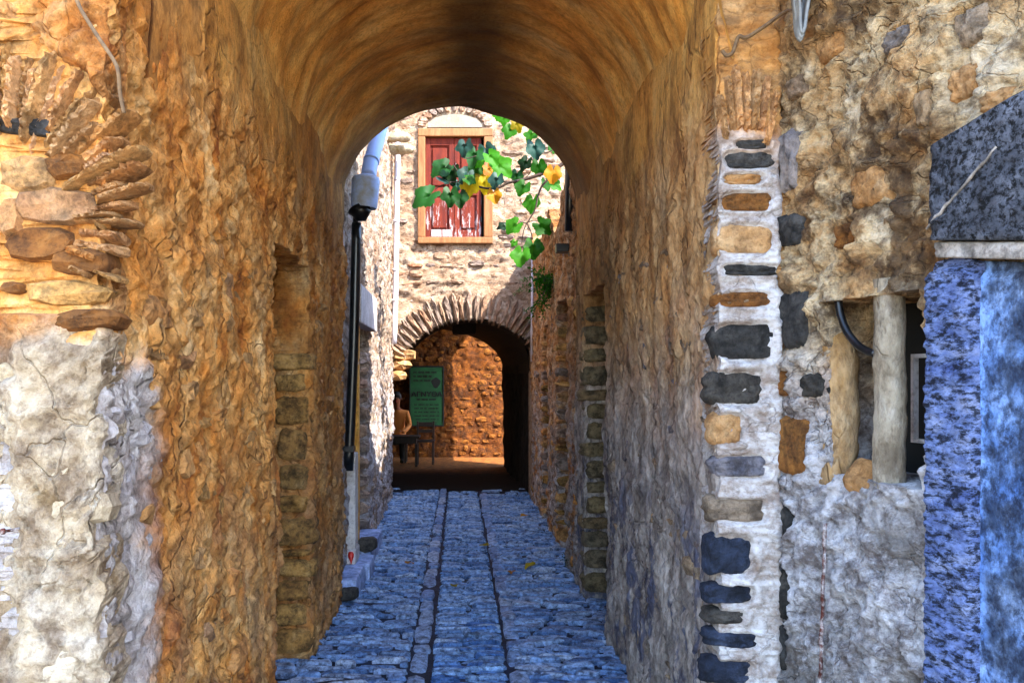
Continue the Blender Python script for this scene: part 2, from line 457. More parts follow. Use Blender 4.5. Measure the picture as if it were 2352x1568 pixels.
M['leaf_b'] = leaf_mat('painted_sky_sheen_leaf', '#0c2a20', '#1f4a40', 0.15)  # blue-green tint paints the sky's reflection into the leaf colour
M['leaf_y'] = leaf_mat('yellow_leaf', '#857406', '#b39a14', 0.5)
M['leaf_br'] = leaf_mat('gold_brown_leaf', '#8a480a', '#b87f12', 0.4)
M['stem'] = plain('dark_vine_stem', '#2a1a12', 0.8, 0, '#3a2618', 40)
M['cable'] = plain('grey_cable', '#6f7478', 0.5, 0, '#8b8f90', 25)
M['cable_dirty'] = plain('dusty_brown_cable', '#5b4630', 0.8, 0, '#7c6242', 40)
M['rust'] = rock('rusty_flaking_iron', ['#2a0d06', '#4a1a0c', '#6b3020'], 20, dark='#d9d3d2', dark_amt=0.9, dark_scale=22, bump=0.8, rough=0.9)
M['black_void'] = plain('painted_shade_recess', '#0a0806', 0.95, 0, '#120e0a', 6)  # near-black colour stands in for shade inside the openings
M['white_paint'] = rock('white_paint_wall', WHITE, 5, dark='#8a7f78', dark_amt=0.4, dark_scale=9, bump=0.3)
M['yellow_paint'] = rock('yellow_jamb_plaster', ['#c98a35', '#e2ab55', '#eac07a'], 5, dark='#7a4a18', dark_amt=0.4, bump=0.3)

# ------------------------------------------------------------------ walls
def frame(p0, p1, side):
    p0, p1 = Vector((*p0, 0)), Vector((*p1, 0))
    t = (p1 - p0).normalized()
    n = Vector((t.y, -t.x, 0)) * side
    return p0, t, n, (p1 - p0).length

def lips(n, levels, sharp):
    """flaked layers: a noise cut into terraces with sharp broken edges"""
    r = 0
    for t in levels: r = r + np.clip((n - t) * sharp, 0, 1)
    return r / len(levels)

def rough_disp(amp=0.03, seed=1, sc=1.0, vert=0.55, ridge=0.5, flake=1.0):
    def fn(p):
        q = p * np.array([1, 1, vert])
        w = q + .05 * np.stack([noise3(q * 7, seed + 81), noise3(q * 7, seed + 82), noise3(q * 7, seed + 83)], 1)
        a = fbm(q, 2.2 * sc, 2, seed) * amp * 0.75
        b = fbm(q, 30 * sc, 3, seed + 20) * amp * 0.26
        c = ridged(w, 11 * sc, 2, seed + 40) * amp * 0.12 * ridge
        f1 = lips(fbm(w, 6.5 * sc, 5, seed + 60, .6), (-.7, -.2, .25, .7), 22) * amp * 0.95 * flake
        f2 = lips(fbm(w, 19 * sc, 3, seed + 70), (-.5, 0, .5), 12) * amp * .65 * flake
        k = -np.clip(.035 - np.abs(noise3(w * 4.6 * sc, seed + 80)), 0, 1) * amp * 14 * flake
        return a + b + c + f1 + f2 + k - amp * 1.0 * flake
    return fn

def bedded(disp, stones, depth=.014, lip=.006, axis=None):
    """presses a hollow with a raised mortar lip into a wall round every stone: (x, y, z, half width, half height)"""
    def fn(p):
        d = disp(p)
        for (x, y, z, a, b) in stones:
            near = (np.abs(p[:, 0] - x) < a * 2 + .03) & (np.abs(p[:, 1] - y) < a * 2 + .06) & (np.abs(p[:, 2] - z) < b * 2 + .03)
            if not near.any(): continue
            i = np.nonzero(near)[0]
            du = np.hypot(p[i, 0] - x, p[i, 1] - y) / a
            dv = np.abs(p[i, 2] - z) / b
            r = (du ** 3.5 + dv ** 3.5) ** (1 / 3.5) + .12 * noise3(p[i] * 28, 7)
            inside = np.clip((1.12 - r) * 8, 0, 1)
            l = np.clip(1 - np.abs(r - 1.28) * 5, 0, 1)
            d[i] = d[i] * (1 - inside) - depth * inside + lip * l
        return d
    return fn

def slab_wall(name, p0, p1, z0, z1, side, res, disp, mat, thick=0.3, holes=(), top=None, parent=None, loc=None, hole_fn=None, ragged=0.0):
    o, t, n, L = frame(p0, p1, side)
    nu, nv = max(2, int(L / res)), max(2, int((z1 - z0) / res))
    u = np.linspace(0, L, nu + 1); v = np.linspace(z0, z1, nv + 1)
    U, V = np.meshgrid(u, v, indexing='ij')
    base = np.stack([o.x + t.x * U, o.y + t.y * U, V], -1).reshape(-1, 3)
    nn = np.array([n.x, n.y, 0.0])
    d = disp(base)
    if ragged:
        uu = U.reshape(-1)
        for e, sg in ((0, 1), (L, -1)):
            m = np.clip(1 - np.abs(uu - e) / .05, 0, 1)
            base = base + np.array([t.x, t.y, 0]) * (sg * m * ragged * (.9 + 1.6 * fbm(base, 14, 4, 7)))[:, None]
            d = d - np.clip(1 - np.abs(uu - e) / .03, 0, 1) ** 2 * ragged * .9
    pts = base + nn * d[:, None]
    keep = np.ones((nu, nv), bool)
    uc = (u[:-1] + u[1:]) / 2; vc = (v[:-1] + v[1:]) / 2
    UC, VC = np.meshgrid(uc, vc, indexing='ij')
    for (a, b, c, e) in holes:
        keep &= ~((UC > a) & (UC < b) & (VC > c) & (VC < e))
    if hole_fn is not None:
        keep &= ~hole_fn(UC, VC)
    if top is not None:
        keep &= VC < top(UC)
    idx = lambda i, j: i * (nv + 1) + j
    I, J = np.nonzero(keep)
    A = I * (nv + 1) + J
    q = np.stack([A, A + nv + 1, A + nv + 2, A + 1], 1)
    tu_x_up = t.cross(Vector((0, 0, 1)))
    if tu_x_up.dot(n) < 0: q = q[:, ::-1]
    faces = q.tolist()
    nf = len(faces)
    # skirts round the outline and the openings
    kp = np.zeros((nu + 2, nv + 2), bool); kp[1:-1, 1:-1] = keep
    ed = []
    iu, jv = np.nonzero(kp[1:, 1:-1] != kp[:-1, 1:-1])      # vertical edges at column iu
    for i, j in zip(iu, jv): ed.append((idx(i, j), idx(i, j + 1), not kp[i + 1, j + 1]))
    iu, jv = np.nonzero(kp[1:-1, 1:] != kp[1:-1, :-1])
    for i, j in zip(iu, jv): ed.append((idx(i, j), idx(i + 1, j), kp[i + 1, j + 1]))
    verts = pts.tolist()
    steps = 4
    cache = {}
    def chain(a):
        if a not in cache:
            st = len(verts)
            for k in range(steps + 1):
                off = d[a] * (1 - k / steps) - thick * k / steps
                jig = random.uniform(-0.008, 0.008) if 0 < k < steps else 0
                verts.append((base[a] + nn * off + np.array([t.x, t.y, 1.0]) * jig).tolist())
            cache[a] = st
        return cache[a]
    for a, b, fl in ed:
        ca, cb = chain(a), chain(b)
        for k in range(steps):
            f = (ca + k, cb + k, cb + k + 1, ca + k + 1)
            faces.append(f if fl == (tu_x_up.dot(n) >= 0) else f[::-1])
    sm = [True] * nf + [False] * (len(faces) - nf)
    if loc is None: loc = (o.x + t.x * L / 2, o.y + t.y * L / 2, z0)
    return mesh_obj(name, verts, faces, mat, parent, loc, sm)

# ------------------------------------------------------------------ single stones
def make_proto(seed, n=10, power=3.2, jit=0.10, dome=0.12):
    rnd = random.Random(seed)
    ring = []
    for k in range(n):
        a = 2 * math.pi * (k + rnd.uniform(-0.25, 0.25)) / n
        c, s = math.cos(a), math.sin(a)
        r = (abs(c) ** power + abs(s) ** power) ** (-1 / power) * 0.5
        r *= 1 + rnd.uniform(-jit, jit * 0.4)
        ring.append((c * r, s * r))
    v = [(x, 0.5, z) for x, z in ring]
    v += [(x, -0.22 + rnd.uniform(-.05, .05), z) for x, z in ring]
    v += [(x * rnd.uniform(.76, .88), -0.42 + rnd.uniform(-.1, .1), z * rnd.uniform(.72, .86)) for x, z in ring]
    v.append((rnd.uniform(-.08, .08), -0.5 - rnd.uniform(-dome, dome), rnd.uniform(-.08, .08)))
    f = []
    for L in (0, 1):
        for k in range(n):
            k2 = (k + 1) % n
            f.append((L * n + k, L * n + k2, (L + 1) * n + k2, (L + 1) * n + k))
    for k in range(n):
        f.append((2 * n + k, 2 * n + (k + 1) % n, 3 * n))
    f = [q[::-1] for q in f]
    me = bpy.data.meshes.new('stone_shape')
    me.from_pydata(v, [], f)
    me.polygons.foreach_set('use_smooth', [False] * len(f))
    # hard fractured faces
    me.materials.append(None)
    me.update()
    # orient outward
    import bmesh
    bm = bmesh.new(); bm.from_mesh(me); bmesh.ops.recalc_face_normals(bm, faces=bm.faces[:])
    for e in bm.edges:
        if e.calc_length() > 0 and len(e.link_faces) == 2 and e.calc_face_angle(0) > R(55): e.smooth = False
    bm.to_mesh(me); bm.free()
    return me
PROTO = [make_proto(s) for s in range(14)]
PROTO_ROUND = [make_proto(100 + s, 11, 2.4, 0.12, 0.2) for s in range(8)]
PROTO_SLATE = [make_proto(200 + s, 8, 4.5, 0.16, 0.05) for s in range(12)]

def make_fine_proto(seed, power=5.5, nx=13, nz=9, rough=0.06, zf=1.0):
    """a finer block for stones seen close up: gridded face, chipped rim"""
    rnd = random.Random(seed)
    g = []
    for i in range(nx):
        for j in range(nz):
            a, b = 2 * i / (nx - 1) - 1, 2 * j / (nz - 1) - 1
            g.append((a, b))
    g = np.array(g)
    r = (np.abs(g[:, 0]) ** power + np.abs(g[:, 1]) ** power) ** (1 / power)
    m = np.maximum(np.abs(g[:, 0]), np.abs(g[:, 1]))
    s = np.where(r > 1e-6, m / np.maximum(r, 1e-6), 1)
    g2 = g * s[:, None]
    p3 = np.c_[g2 * 1.3 * np.array([1, zf]), np.full(len(g2), seed * 3.7)]
    rimn = 1 + 0.10 * noise3(p3 * 2.1, seed) + 0.05 * noise3(p3 * 5, seed + 3)
    x, z = g2[:, 0] * 0.5 * rimn, g2[:, 1] * 0.5 * rimn
    y = -0.5 + 0.55 * np.clip((m - 0.70) / 0.30, 0, 1) ** 2 + rough * 2.2 * noise3(p3 * 2.5, seed + 9) + rough * noise3(p3 * 7, seed + 11)
    v = np.c_[x, y, z].tolist()
    f = []
    for i in range(nx - 1):
        for j in range(nz - 1):
            a = i * nz + j
            f.append((a, a + nz, a + nz + 1, a + 1))
    rim = [i * nz for i in range(nx)] + [(nx - 1) * nz + j for j in range(1, nz)] + [i * nz + nz - 1 for i in range(nx - 2, -1, -1)] + [j for j in range(nz - 2, 0, -1)]
    st = len(v)
    for a in rim: v.append((v[a][0], 0.5, v[a][2]))
    for k in range(len(rim)):
        k2 = (k + 1) % len(rim)
        f.append((rim[k], st + k, st + k2, rim[k2]))
    me = bpy.data.meshes.new('quoin_shape')
    me.from_pydata(v, [], f)
    me.polygons.foreach_set('use_smooth', [True] * len(f))
    me.materials.append(None)
    me.update()
    return me
FINE = [make_fine_proto(s) for s in range(9)]
SHARD = [make_fine_proto(40 + s, 8.0, 5, 26, .08, 7.0) for s in range(9)]
for me_ in SHARD: me_.polygons.foreach_set('use_smooth', [False] * len(me_.polygons))

def stone_matrix(c, n, w, h, dep, up=Vector((0, 0, 1)), roll=0.0):
    n = Vector(n).normalized()
    Y = -n
    Z = (up - up.dot(n) * n).normalized()
    X = Y.cross(Z)
    if roll:
        q = Matrix.Rotation(roll, 3, n)
        X, Z = q @ X, q @ Z
    m = Matrix(((X.x * w, Y.x * dep, Z.x * h, c[0]), (X.y * w, Y.y * dep, Z.y * h, c[1]), (X.z * w, Y.z * dep, Z.z * h, c[2]), (0, 0, 0, 1)))
    return m

def put_stone(parent, c, n, w, h, dep, mat, protos=PROTO, up=Vector((0, 0, 1)), roll=0.0, name='stone', me=None):
    o = bpy.data.objects.new(name, me or random.choice(protos))
    COL.objects.link(o)
    o.parent = parent
    o.matrix_parent_inverse = Matrix.Translation(-WORLD_LOC(parent))
    o.matrix_basis = stone_matrix(c, n, w, h, dep, up, roll)
    o.material_slots[0].link = 'OBJECT'
    o.material_slots[0].material = mat
    return o

def rubble_cells(u0, u1, v0, v1, rh, rw, gap, rnd):
    v = v0
    cells = []
    while v < v1 - rh[0] * 0.5:
        h = min(rnd.uniform(*rh), v1 - v)
        u = u0 - rnd.uniform(0, rw[0])
        while u < u1:
            w = rnd.uniform(*rw)
            hh = h * rnd.uniform(0.75, 1.12)
            cells.append((u + w / 2, v + h / 2 + rnd.uniform(-.15, .15) * h, w - gap * rnd.uniform(.6, 1.5), hh - gap * rnd.uniform(.6, 1.3)))
            u += w
        v += h
    return cells

def rubble(parent, p0, p1, side, u0, u1, v0, v1, rh, rw, gap, mats, proud=(0.0, 0.02), dep=0.09, keep=None, prob=1.0, limit=300, seed=1, protos=PROTO, disp=None):
    o, t, n, L = frame(p0, p1, side)
    rnd = random.Random(seed)
    cells = [c for c in rubble_cells(u0, u1, v0, v1, rh, rw, gap, rnd) if u0 - .02 < c[0] < u1 + .02 and (keep is None or keep(*c)) and rnd.random() < prob]
    if len(cells) > limit:
        cells.sort(key=lambda c: -c[2] * c[3]); cells = cells[:limit]
    for (u, v, w, h) in cells:
        c = o + t * u + Vector((0, 0, v))
        dd = float(disp(np.array([[c.x, c.y, c.z]]))[0]) if disp else 0.0
        pr = rnd.uniform(*proud) + dd
        c = c + n * (pr - dep / 2)
        tilt = Vector((n.x + rnd.uniform(-.06, .06), n.y + rnd.uniform(-.06, .06), rnd.uniform(-.08, .08)))
        put_stone(parent, c, tilt, max(w, .02), max(h, .015), dep, rnd.choice(mats), protos, roll=rnd.uniform(-.07, .07), me=rnd.choice(protos))

def mass(name, label, cat, x0, x1, y0, y1, z0, z1, mat=None, jit=0.02):
    mb = MB().box(x0, x1, y0, y1, z0, z1)
    loc = ((x0 + x1) / 2, (y0 + y1) / 2, z0)
    o = mb.build(name, mat or M['mass'], None, loc)
    return set_props(o, label, cat)

# ================================================================== GROUND AND ROAD
g = mesh_obj('ground', [(-400, -400, -0.09), (400, -400, -0.09), (400, 800, -0.09), (-400, 800, -0.09)], [(0, 1, 2, 3)], M['ground'], smooth=False)
set_props(g, 'packed earth ground around the stone houses', 'ground', kind='structure')

def road_z(x, y):
    return 0.0
nx, ny = 60, 300
xs = np.linspace(-2.2, 2.4, nx + 1); ys = np.linspace(-1.0, 11.75, ny + 1)
XX, YY = np.meshgrid(xs, ys, indexing='ij')
pp = np.stack([XX, YY, np.zeros_like(XX)], -1).reshape(-1, 3)
pp[:, 2] = -0.022 + 0.008 * fbm(pp, 6, 3, 5)
fc = [(i * (ny + 1) + j, (i + 1) * (ny + 1) + j, (i + 1) * (ny + 1) + j + 1, i * (ny + 1) + j + 1) for i in range(nx) for j in range(ny)]
road = mesh_obj('road', pp, fc, M['bed'], loc=(0, 5, 0))
set_props(road, 'narrow alley paved with blue slate in three bands', 'road', kind='structure')

rnd = random.Random(11)
pav = []      # (x, y, w, h, mat, dark)
y = 3.4
while y < 11.9:                                   # middle band: thin slates set on edge, two uneven columns
    h = rnd.uniform(0.026, 0.050)
    cut = rnd.uniform(0.0, 0.1)
    xm = 0.055 + rnd.uniform(-.06, .06)
    for a, b in ((-0.155, xm), (xm, 0.262)):
        pav.append(((a + b) / 2, y + rnd.uniform(-.008, .008), b - a - .008, h - rnd.uniform(.004, .009), 'pave_dark', rnd.uniform(-.06, .06)))
    y += h
for xa, xb in ((-0.280, -0.166), (0.266, 0.380)):  # kerb strips: slates laid lengthwise
    y = 3.4
    while y < 11.9:
        h = rnd.uniform(0.16, 0.42)
        pav.append(((xa + xb) / 2 + rnd.uniform(-.008, .008), y + h / 2, xb - xa - .01, h - .014, 'pave', rnd.uniform(-.03, .03)))
        y += h
for xa, xb in ((-1.0, -0.272), (0.375, 1.05)):     # side bands: irregular slates lying across
    y = 3.4
    while y < 11.9:
        h = rnd.uniform(0.032, 0.078)
        x = xa - rnd.uniform(0, .1)
        while x < xb - .04:
            w = rnd.uniform(0.12, 0.34)
            w = min(w, xb - x)
            if w < .05: break
            pav.append((x + w / 2, y + h / 2 + rnd.uniform(-.02, .02), w - .008, h * rnd.uniform(.8, 1.08) - .006, 'pave', rnd.uniform(-.12, .12)))
            x += w
        y += h
pav = [p for p in pav if -0.98 < p[0] < 1.02 and (p[1] < 11.1 or rnd.random() < (11.9 - p[1]) * 1.1)]
pav.sort(key=lambda p: -(p[2] * p[3]) / max(p[1], 4.2) ** 3 if p[1] > 4.1 else 1)
sv, sf = [], []
for k, (x, yy, w, h, mk, rot) in enumerate(pav):
    z = rnd.uniform(-.012, .010)
    tilt = Vector((rnd.uniform(-.07, .07), rnd.uniform(-.15, .06), 1))
    if k < 300:
        put_stone(road, (x, yy, z - .02), tilt, w, h, .05, M[mk], PROTO_SLATE, up=Vector((0, 1, 0)), roll=rot, name='paving_stone')
    else:
        mt = stone_matrix((x, yy, z - .02), tilt, w, h, .05, Vector((0, 1, 0)), rot)
        me = rnd.choice(PROTO_SLATE)
        b = len(sv)
        sv += [tuple(mt @ q.co) for q in me.vertices]
        sf += [tuple(b + i for i in q.vertices) for q in me.polygons]
st = mesh_obj('paving_stones', sv, sf, M['pave'], road, loc=(0, 7, 0), smooth=False)
st['kind'] = 'stuff'

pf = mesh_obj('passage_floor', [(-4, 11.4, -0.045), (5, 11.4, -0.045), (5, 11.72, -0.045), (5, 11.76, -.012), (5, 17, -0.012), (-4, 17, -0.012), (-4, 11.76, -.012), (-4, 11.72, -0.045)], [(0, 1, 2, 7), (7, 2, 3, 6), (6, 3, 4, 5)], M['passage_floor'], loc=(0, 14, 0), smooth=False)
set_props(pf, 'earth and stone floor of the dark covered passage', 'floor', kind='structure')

# ================================================================== TUNNEL, LEFT SIDE
def under_vault(fn):
    def g_(p):
        m = np.clip((p[:, 2] + .16 * fbm(p, 4, 3, 66) - 2.36) / .42, 0, 1)
        return fn(p) * (1 - m) + .006 * fbm(p, 3, 2, 67) * m
    return g_
dl = under_vault(rough_disp(0.029, 3, 1.2, 0.85))
lw0, lw1 = (-.81, 1.895), (-.825, 5.95)
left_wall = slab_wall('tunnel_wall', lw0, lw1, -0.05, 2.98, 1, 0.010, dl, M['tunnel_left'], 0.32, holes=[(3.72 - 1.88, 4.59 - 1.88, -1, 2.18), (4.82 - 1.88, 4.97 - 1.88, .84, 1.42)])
set_props(left_wall, 'rough ochre plastered rubble wall with a doorway, left side of the tunnel', 'wall')
def kl(u, v, w, h):
    Y = u + 1.88
    if 3.62 < Y + w / 2 and Y - w / 2 < 4.66 and v < 2.28: return False
    if v > 2.05 and Y > 2.7: return False
    if 2.15 < Y < 2.68 and v > 1.8: return False
    return True
rubble(left_wall, lw0, lw1, 1, 0.3, 4.0, 0.05, 2.3, (.07, .17), (.08, .26), .02, [M['s_left']], (-.008, .012), .10, kl, .6, 300, 21, disp=dl)
# coursed stones of the doorway's far jamb
z = 0.02
rj = random.Random(5)
while z < 1.70:
    h = rj.choice((.05, .07, .10, .13, .17, .20)) * rj.uniform(.85, 1.15)
    put_stone(left_wall, (-.92 + rj.uniform(-.03, .01), 4.59 + .045 + rj.uniform(-.01, .01), z + h / 2), (0, -1, 0), rj.uniform(.17, .26), h * rj.uniform(.85, 1.04), .14, M['s_jamb'], FINE, roll=rj.uniform(-.06, .06))
    z += h
mass('building', 'plain masonry mass of the house left of the tunnel', 'building', -4.5, -1.11, 2.02, 5.99, -.05, 4.6)

# ================================================================== TUNNEL, RIGHT SIDE
dr = under_vault(rough_disp(0.022, 8, 1.2, 0.6))
rw0, rw1 = (.883, 2.868), (.89, 6.34)
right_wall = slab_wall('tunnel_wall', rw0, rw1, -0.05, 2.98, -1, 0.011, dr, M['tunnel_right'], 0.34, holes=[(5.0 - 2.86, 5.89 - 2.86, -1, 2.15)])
set_props(right_wall, 'rough wall with blue grey foot and a doorway, right side of the tunnel', 'wall')
def kr(u, v, w, h):
    Y = u + 2.86
    return not (4.92 < Y + w / 2 and Y - w / 2 < 5.95 and v < 2.25)
rubble(right_wall, rw0, rw1, -1, 0.05, 3.4, 0.05, 2.2, (.07, .17), (.08, .28), .02, [M['s_right']], (-.010, .008), .10, kr, .45, 300, 22, disp=dr)
z = 0.02
while z < 2.0:
    h = rj.uniform(.09, .20)
    put_stone(right_wall, (.99 + rj.uniform(-.02, .02), 5.89 + .04 + rj.uniform(-.01, .01), z + h / 2), (0, -1, 0), rj.uniform(.17, .26), h * rj.uniform(.85, 1.03), .14, M['s_jamb_dark'], FINE, roll=rj.uniform(-.05, .05))
    z += h
mass('building', 'plain masonry mass of the house right of the tunnel', 'building', 1.21, 4.5, 3.0, 6.38, -.05, 4.2)

# ================================================================== VAULT
XC, HW, ZS, RISE = 0.035, 0.862, 2.80, 0.76
def vault_pts(y_of, na, nyy, inset=0.0, a0=-0.10, a1=math.pi + 0.10, amp=0.02, seed=60):
    v, uv = [], []
    aa = np.linspace(a0, a1, na + 1)
    for i, a in enumerate(aa):
        ca, sa = math.cos(math.pi - a), math.sin(a)
        x = XC + (HW - inset) * (ca if 0 <= a <= math.pi else (-1 if a < 0 else 1))
        z = ZS + (RISE - inset) * sa if 0 <= a <= math.pi else ZS - (abs(a if a < 0 else a - math.pi)) * 1.5
        for j in range(nyy + 1):
            y0, y1 = y_of(x)
            y = y0 + (y1 - y0) * j / nyy
            v.append((x, y, z)); uv.append((y, a * 0.9))
    v = np.array(v)
    q = v * np.array([0.7, 2.2, 0.7])
    dd = fbm(q, 1.2, 3, seed) * amp * 1.6 + fbm(q, 5.5, 3, seed + 5) * amp * .45
    c = np.array([XC, 0, ZS - .3])
    sl = np.clip((v[:, 2] - (ZS - .02)) / .22, 0, 1)
    dd = dd * sl - .004 * (1 - sl)
    v[:, 0] += np.sign(v[:, 0] - XC) * np.clip(ZS - v[:, 2], 0, 1) * (.25 if inset == 0 else 0)
    d = (c - v); d[:, 1] = 0
    d /= np.linalg.norm(d, axis=1)[:, None]
    v = v + d * dd[:, None]
    f = [(i * (nyy + 1) + j, i * (nyy + 1) + j + 1, (i + 1) * (nyy + 1) + j + 1, (i + 1) * (nyy + 1) + j) for i in range(na) for j in range(nyy)]
    return v, f, uv
yv = lambda x: (2.62 + .12 * (x + .8), 6.12 + .23 * x)
v, f, uv = vault_pts(yv, 150, 170)
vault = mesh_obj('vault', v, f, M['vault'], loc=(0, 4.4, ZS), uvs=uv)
set_props(vault, 'smooth ochre barrel vault with dark soot along its crown', 'vault')
# masonry over the vault and its two end faces
mb = MB().box(-1.12, 1.22, 2.7, 6.0, 3.72, 4.6)
def end_face(mb, y_of, k, back):
    pr = []
    for i in range(41):
        a = math.pi * i / 40
        x = XC - (HW + .01) * math.cos(a); zz = ZS + (RISE + .01) * math.sin(a)
        yy = y_of(x)[k] + back
        ox = -1.2 if i == 0 else 1.3 if i == 40 else max(-1.2, min(1.3, x * 1.45))
        pr.append(((x, yy, zz), (ox, yy, 4.6 if 4 < i < 36 else (zz if i in (0, 40) else 4.6))))
    vv, ff = [], []
    for a, b in pr: vv += [a, b]
    for i in range(40): ff.append((2 * i, 2 * i + 1, 2 * i + 3, 2 * i + 2))
    mb.add(vv, ff)
end_face(mb, yv, 0, .03); end_face(mb, yv, 1, -.02)
mb.build('backing', M['mass'], vault, (0, 4.4, 3.7))

# plaster rib at the mouth of the tunnel
v, f, uv = vault_pts(lambda x: (2.17, 2.63), 110, 14, 0.022, -0.65, math.pi + 0.02, 0.012, 90)
n0 = len(v)
aa_ = np.repeat(np.linspace(-.65, math.pi + .02, 111), 15)
tp = np.clip((-.12 - aa_) / .42, 0, 1) + .25 * fbm(v, 5, 3, 12) * (aa_ < -.1)
v[:, 0] -= np.clip(tp, 0, 1.2) * .05
rib_v = v.tolist(); rib_f = list(f)
for e in (0, 14):                        # turn the two edges of the rib back into the wall
    st = len(rib_v)
    for i in range(111):
        p = v[i * 15 + e]
        d = np.array([p[0] - XC, 0, max(p[2] - ZS + .3, 0)]); d /= np.linalg.norm(d)
        rib_v.append((p + d * .07).tolist())
    for i in range(110):
        q = (i * 15 + e, (i + 1) * 15 + e, st + i + 1, st + i)
        rib_f.append(q if e else q[::-1])
rib = mesh_obj('arch_rib', rib_v, rib_f, M['rib'], loc=(-.8, 2.4, 1.8))
set_props(rib, 'smooth ochre plaster rib at the near mouth of the vault', 'arch rib')

# ================================================================== NEAR LEFT FACE (whitewashed)
df0 = rough_disp(0.026, 31, 1.2, 1.3)
def df(p):
    white = np.clip((1.72 - p[:, 2]) / .12, 0, 1)
    rec = np.clip((-.985 - p[:, 0]) / .04, 0, 1) * white
    rx, rz = p[:, 0] - (-8 - CX) * 1.88 / S_PX, p[:, 2] - (EYE - (520 - CY) * 1.88 / S_PX)
    rr_ = np.hypot(rx, rz) * (1 + .10 * fbm(p, 9, 2, 19))
    aa_ = np.degrees(np.arctan2(rz, rx))
    kk_ = np.clip((100 - aa_) / 110, 0, 1)
    hollow = np.clip((.48 - .20 * kk_ - rr_) / .02, 0, 1) * (p[:, 2] > 1.70) * np.clip((-.80 - p[:, 0]) / .02, 0, 1)
    return (-.040 * hollow) + (1 - .55 * hollow) * df0(p) * (1 - .1 * white) + .022 * white - .035 * rec + .02 * ridged(p * np.array([1, 1, 1.3]), 7, 2, 77) * (1 - .4 * white) * .6
df_plain = df
lf0, lf1 = (-2.6, 1.88), (-.80, 1.88)
left_face = slab_wall('house_wall', (-1.42, 1.88), lf1, -.05, 3.1, 1, 0.009, df, M['left_face'], 0.12, ragged=.014)
set_props(left_face, 'near left wall end, white plaster below and ochre stones above', 'wall')
# relieving arch: long stones fanned round a blocked opening
ac = P(-8, 520, 1.88)
ra = random.Random(3)
ang = 112.0
while ang > -28:
    k = max(0, min(1, (100 - ang) / 110))
    rin, rout = .20 - .01 * k, .47 - .20 * k
    r_in, r_out = rin + ra.uniform(-.03, .05), rout + ra.uniform(-.06, .04)
    wid = ra.uniform(.012, .027)
    a = R(ang)
    rad = Vector((math.cos(a), 0, math.sin(a)))
    c = ac + rad * (r_in + r_out) / 2 + Vector((0, .040 - ra.uniform(-.008, .026), 0))
    put_stone(left_face, c, (ra.uniform(-.12, .12), -1, ra.uniform(-.1, .1)), wid * 1.05, r_out - r_in, .08, ra.choice([M['s_left'], M['s_peach'], M['s_left'], M['s_tan'], M['s_peach']]), SHARD, up=rad, roll=ra.uniform(-.05, .05), name='arch_stone')
    ang -= math.degrees(wid / ((rin + rout) / 2)) + .5
for (px, py, w, h, mk) in ((70, 290, 170, 46, 's_dark'), (150, 380, 110, 60, 's_brown'), (60, 400, 130, 90, 's_left'), (120, 470, 200, 90, 's_left'),
                           (90, 560, 170, 80, 's_brown'), (180, 600, 130, 70, 's_brown'), (150, 670, 200, 60, 's_left'), (190, 735, 170, 50, 's_brown'),
                           (20, 500, 60, 100, 's_left'), (30, 660, 60, 30, 's_brown'),
                           (330, 120, 60, 70, 's_left'), (310, 40, 80, 60, 's_left')):
    if px > 262: continue
    put_stone(left_face, P(px, py, 1.885) + Vector((0, .030, 0)), (ra.uniform(-.12, .12), -1, ra.uniform(-.1, .1)), w / 1000, h / 1000, .09, M[mk], PROTO, roll=ra.uniform(-.1, .1))
M['s_white'] = rock('whitewashed_block', ['#8a7658', '#b3a184', '#c6b79c', '#d0c4ae'], 6, dark='#6b5238', dark_amt=.5, dark_scale=10, bump=.9, dist=.02, vary=.25, vary_cols=['#b0a080', '#c8baa2', '#bcb0a0', '#cfc4b2'])
M['s_white_side'] = rock('lavender_whitewashed_block', ['#8c8688', '#bcb8bc', '#d0cdd2'], 6, dark='#5c4c40', dark_amt=.5, dark_scale=10, bump=.9, dist=.02)
rubble(left_face, (-1.42, 1.88), lf1, 1, .42, .55, .2, 1.60, (.08, .15), (.10, .20), .012, [M['s_white']], (-.014, .002), .08, None, .6, 80, 61, disp=df)
rubble(left_wall, lw0, lw1, 1, .08, .30, .2, 1.5, (.07, .14), (.10, .2), .014, [M['s_white_side']], (-.010, .006), .08, None, .9, 60, 62, disp=dl)
mass('building', 'plain house front set back at the far left edge', 'building', -6, -1.40, 1.9, 2.0, -.05, 5.2)

# ================================================================== NEAR RIGHT PIER (whitewashed quoins)
PY = 2.86
K = PY / S_PX
QUOINS = ((1727, 332, 72, 22, 's_dark'), (1725, 368, 118, 38, 's_dark'), (1706, 411, 92, 26, 's_tan'), (1716, 463, 116, 42, 's_brown'),
          (1712, 548, 126, 66, 's_tan'), (1726, 620, 126, 26, 's_dark'), (1712, 687, 120, 36, 's_brown'), (1712, 785, 134, 82, 's_dark'),
          (1690, 892, 124, 74, 's_dark'), (1670, 986, 70, 68, 's_tan'), (1702, 1072, 118, 48, 's_right'), (1695, 1172, 124, 52, 's_right'),
          (1678, 1277, 100, 86, 's_blue'), (1677, 1366, 104, 42, 's_blue'), (1668, 1418, 86, 30, 's_dark'), (1685, 1471, 112, 34, 's_blue'),
          (1677, 1545, 106, 54, 's_blue'))
QB = []
for (px, py, w, h, mk) in QUOINS:
    q = P(px, py, PY - .014); QB.append((q.x, q.y, q.z, w * K / 2, h * K / 2))
dp0 = rough_disp(0.010, 41, 1.4, 1.0, .5, .5)
def dp1(p):
    q = p * np.array([.5, 1, 3.2])
    return dp0(p) + .006 * ridged(q, 9, 2, 45) + .006 * lips(fbm(q, 6, 3, 47), (-.4, 0, .4), 9)
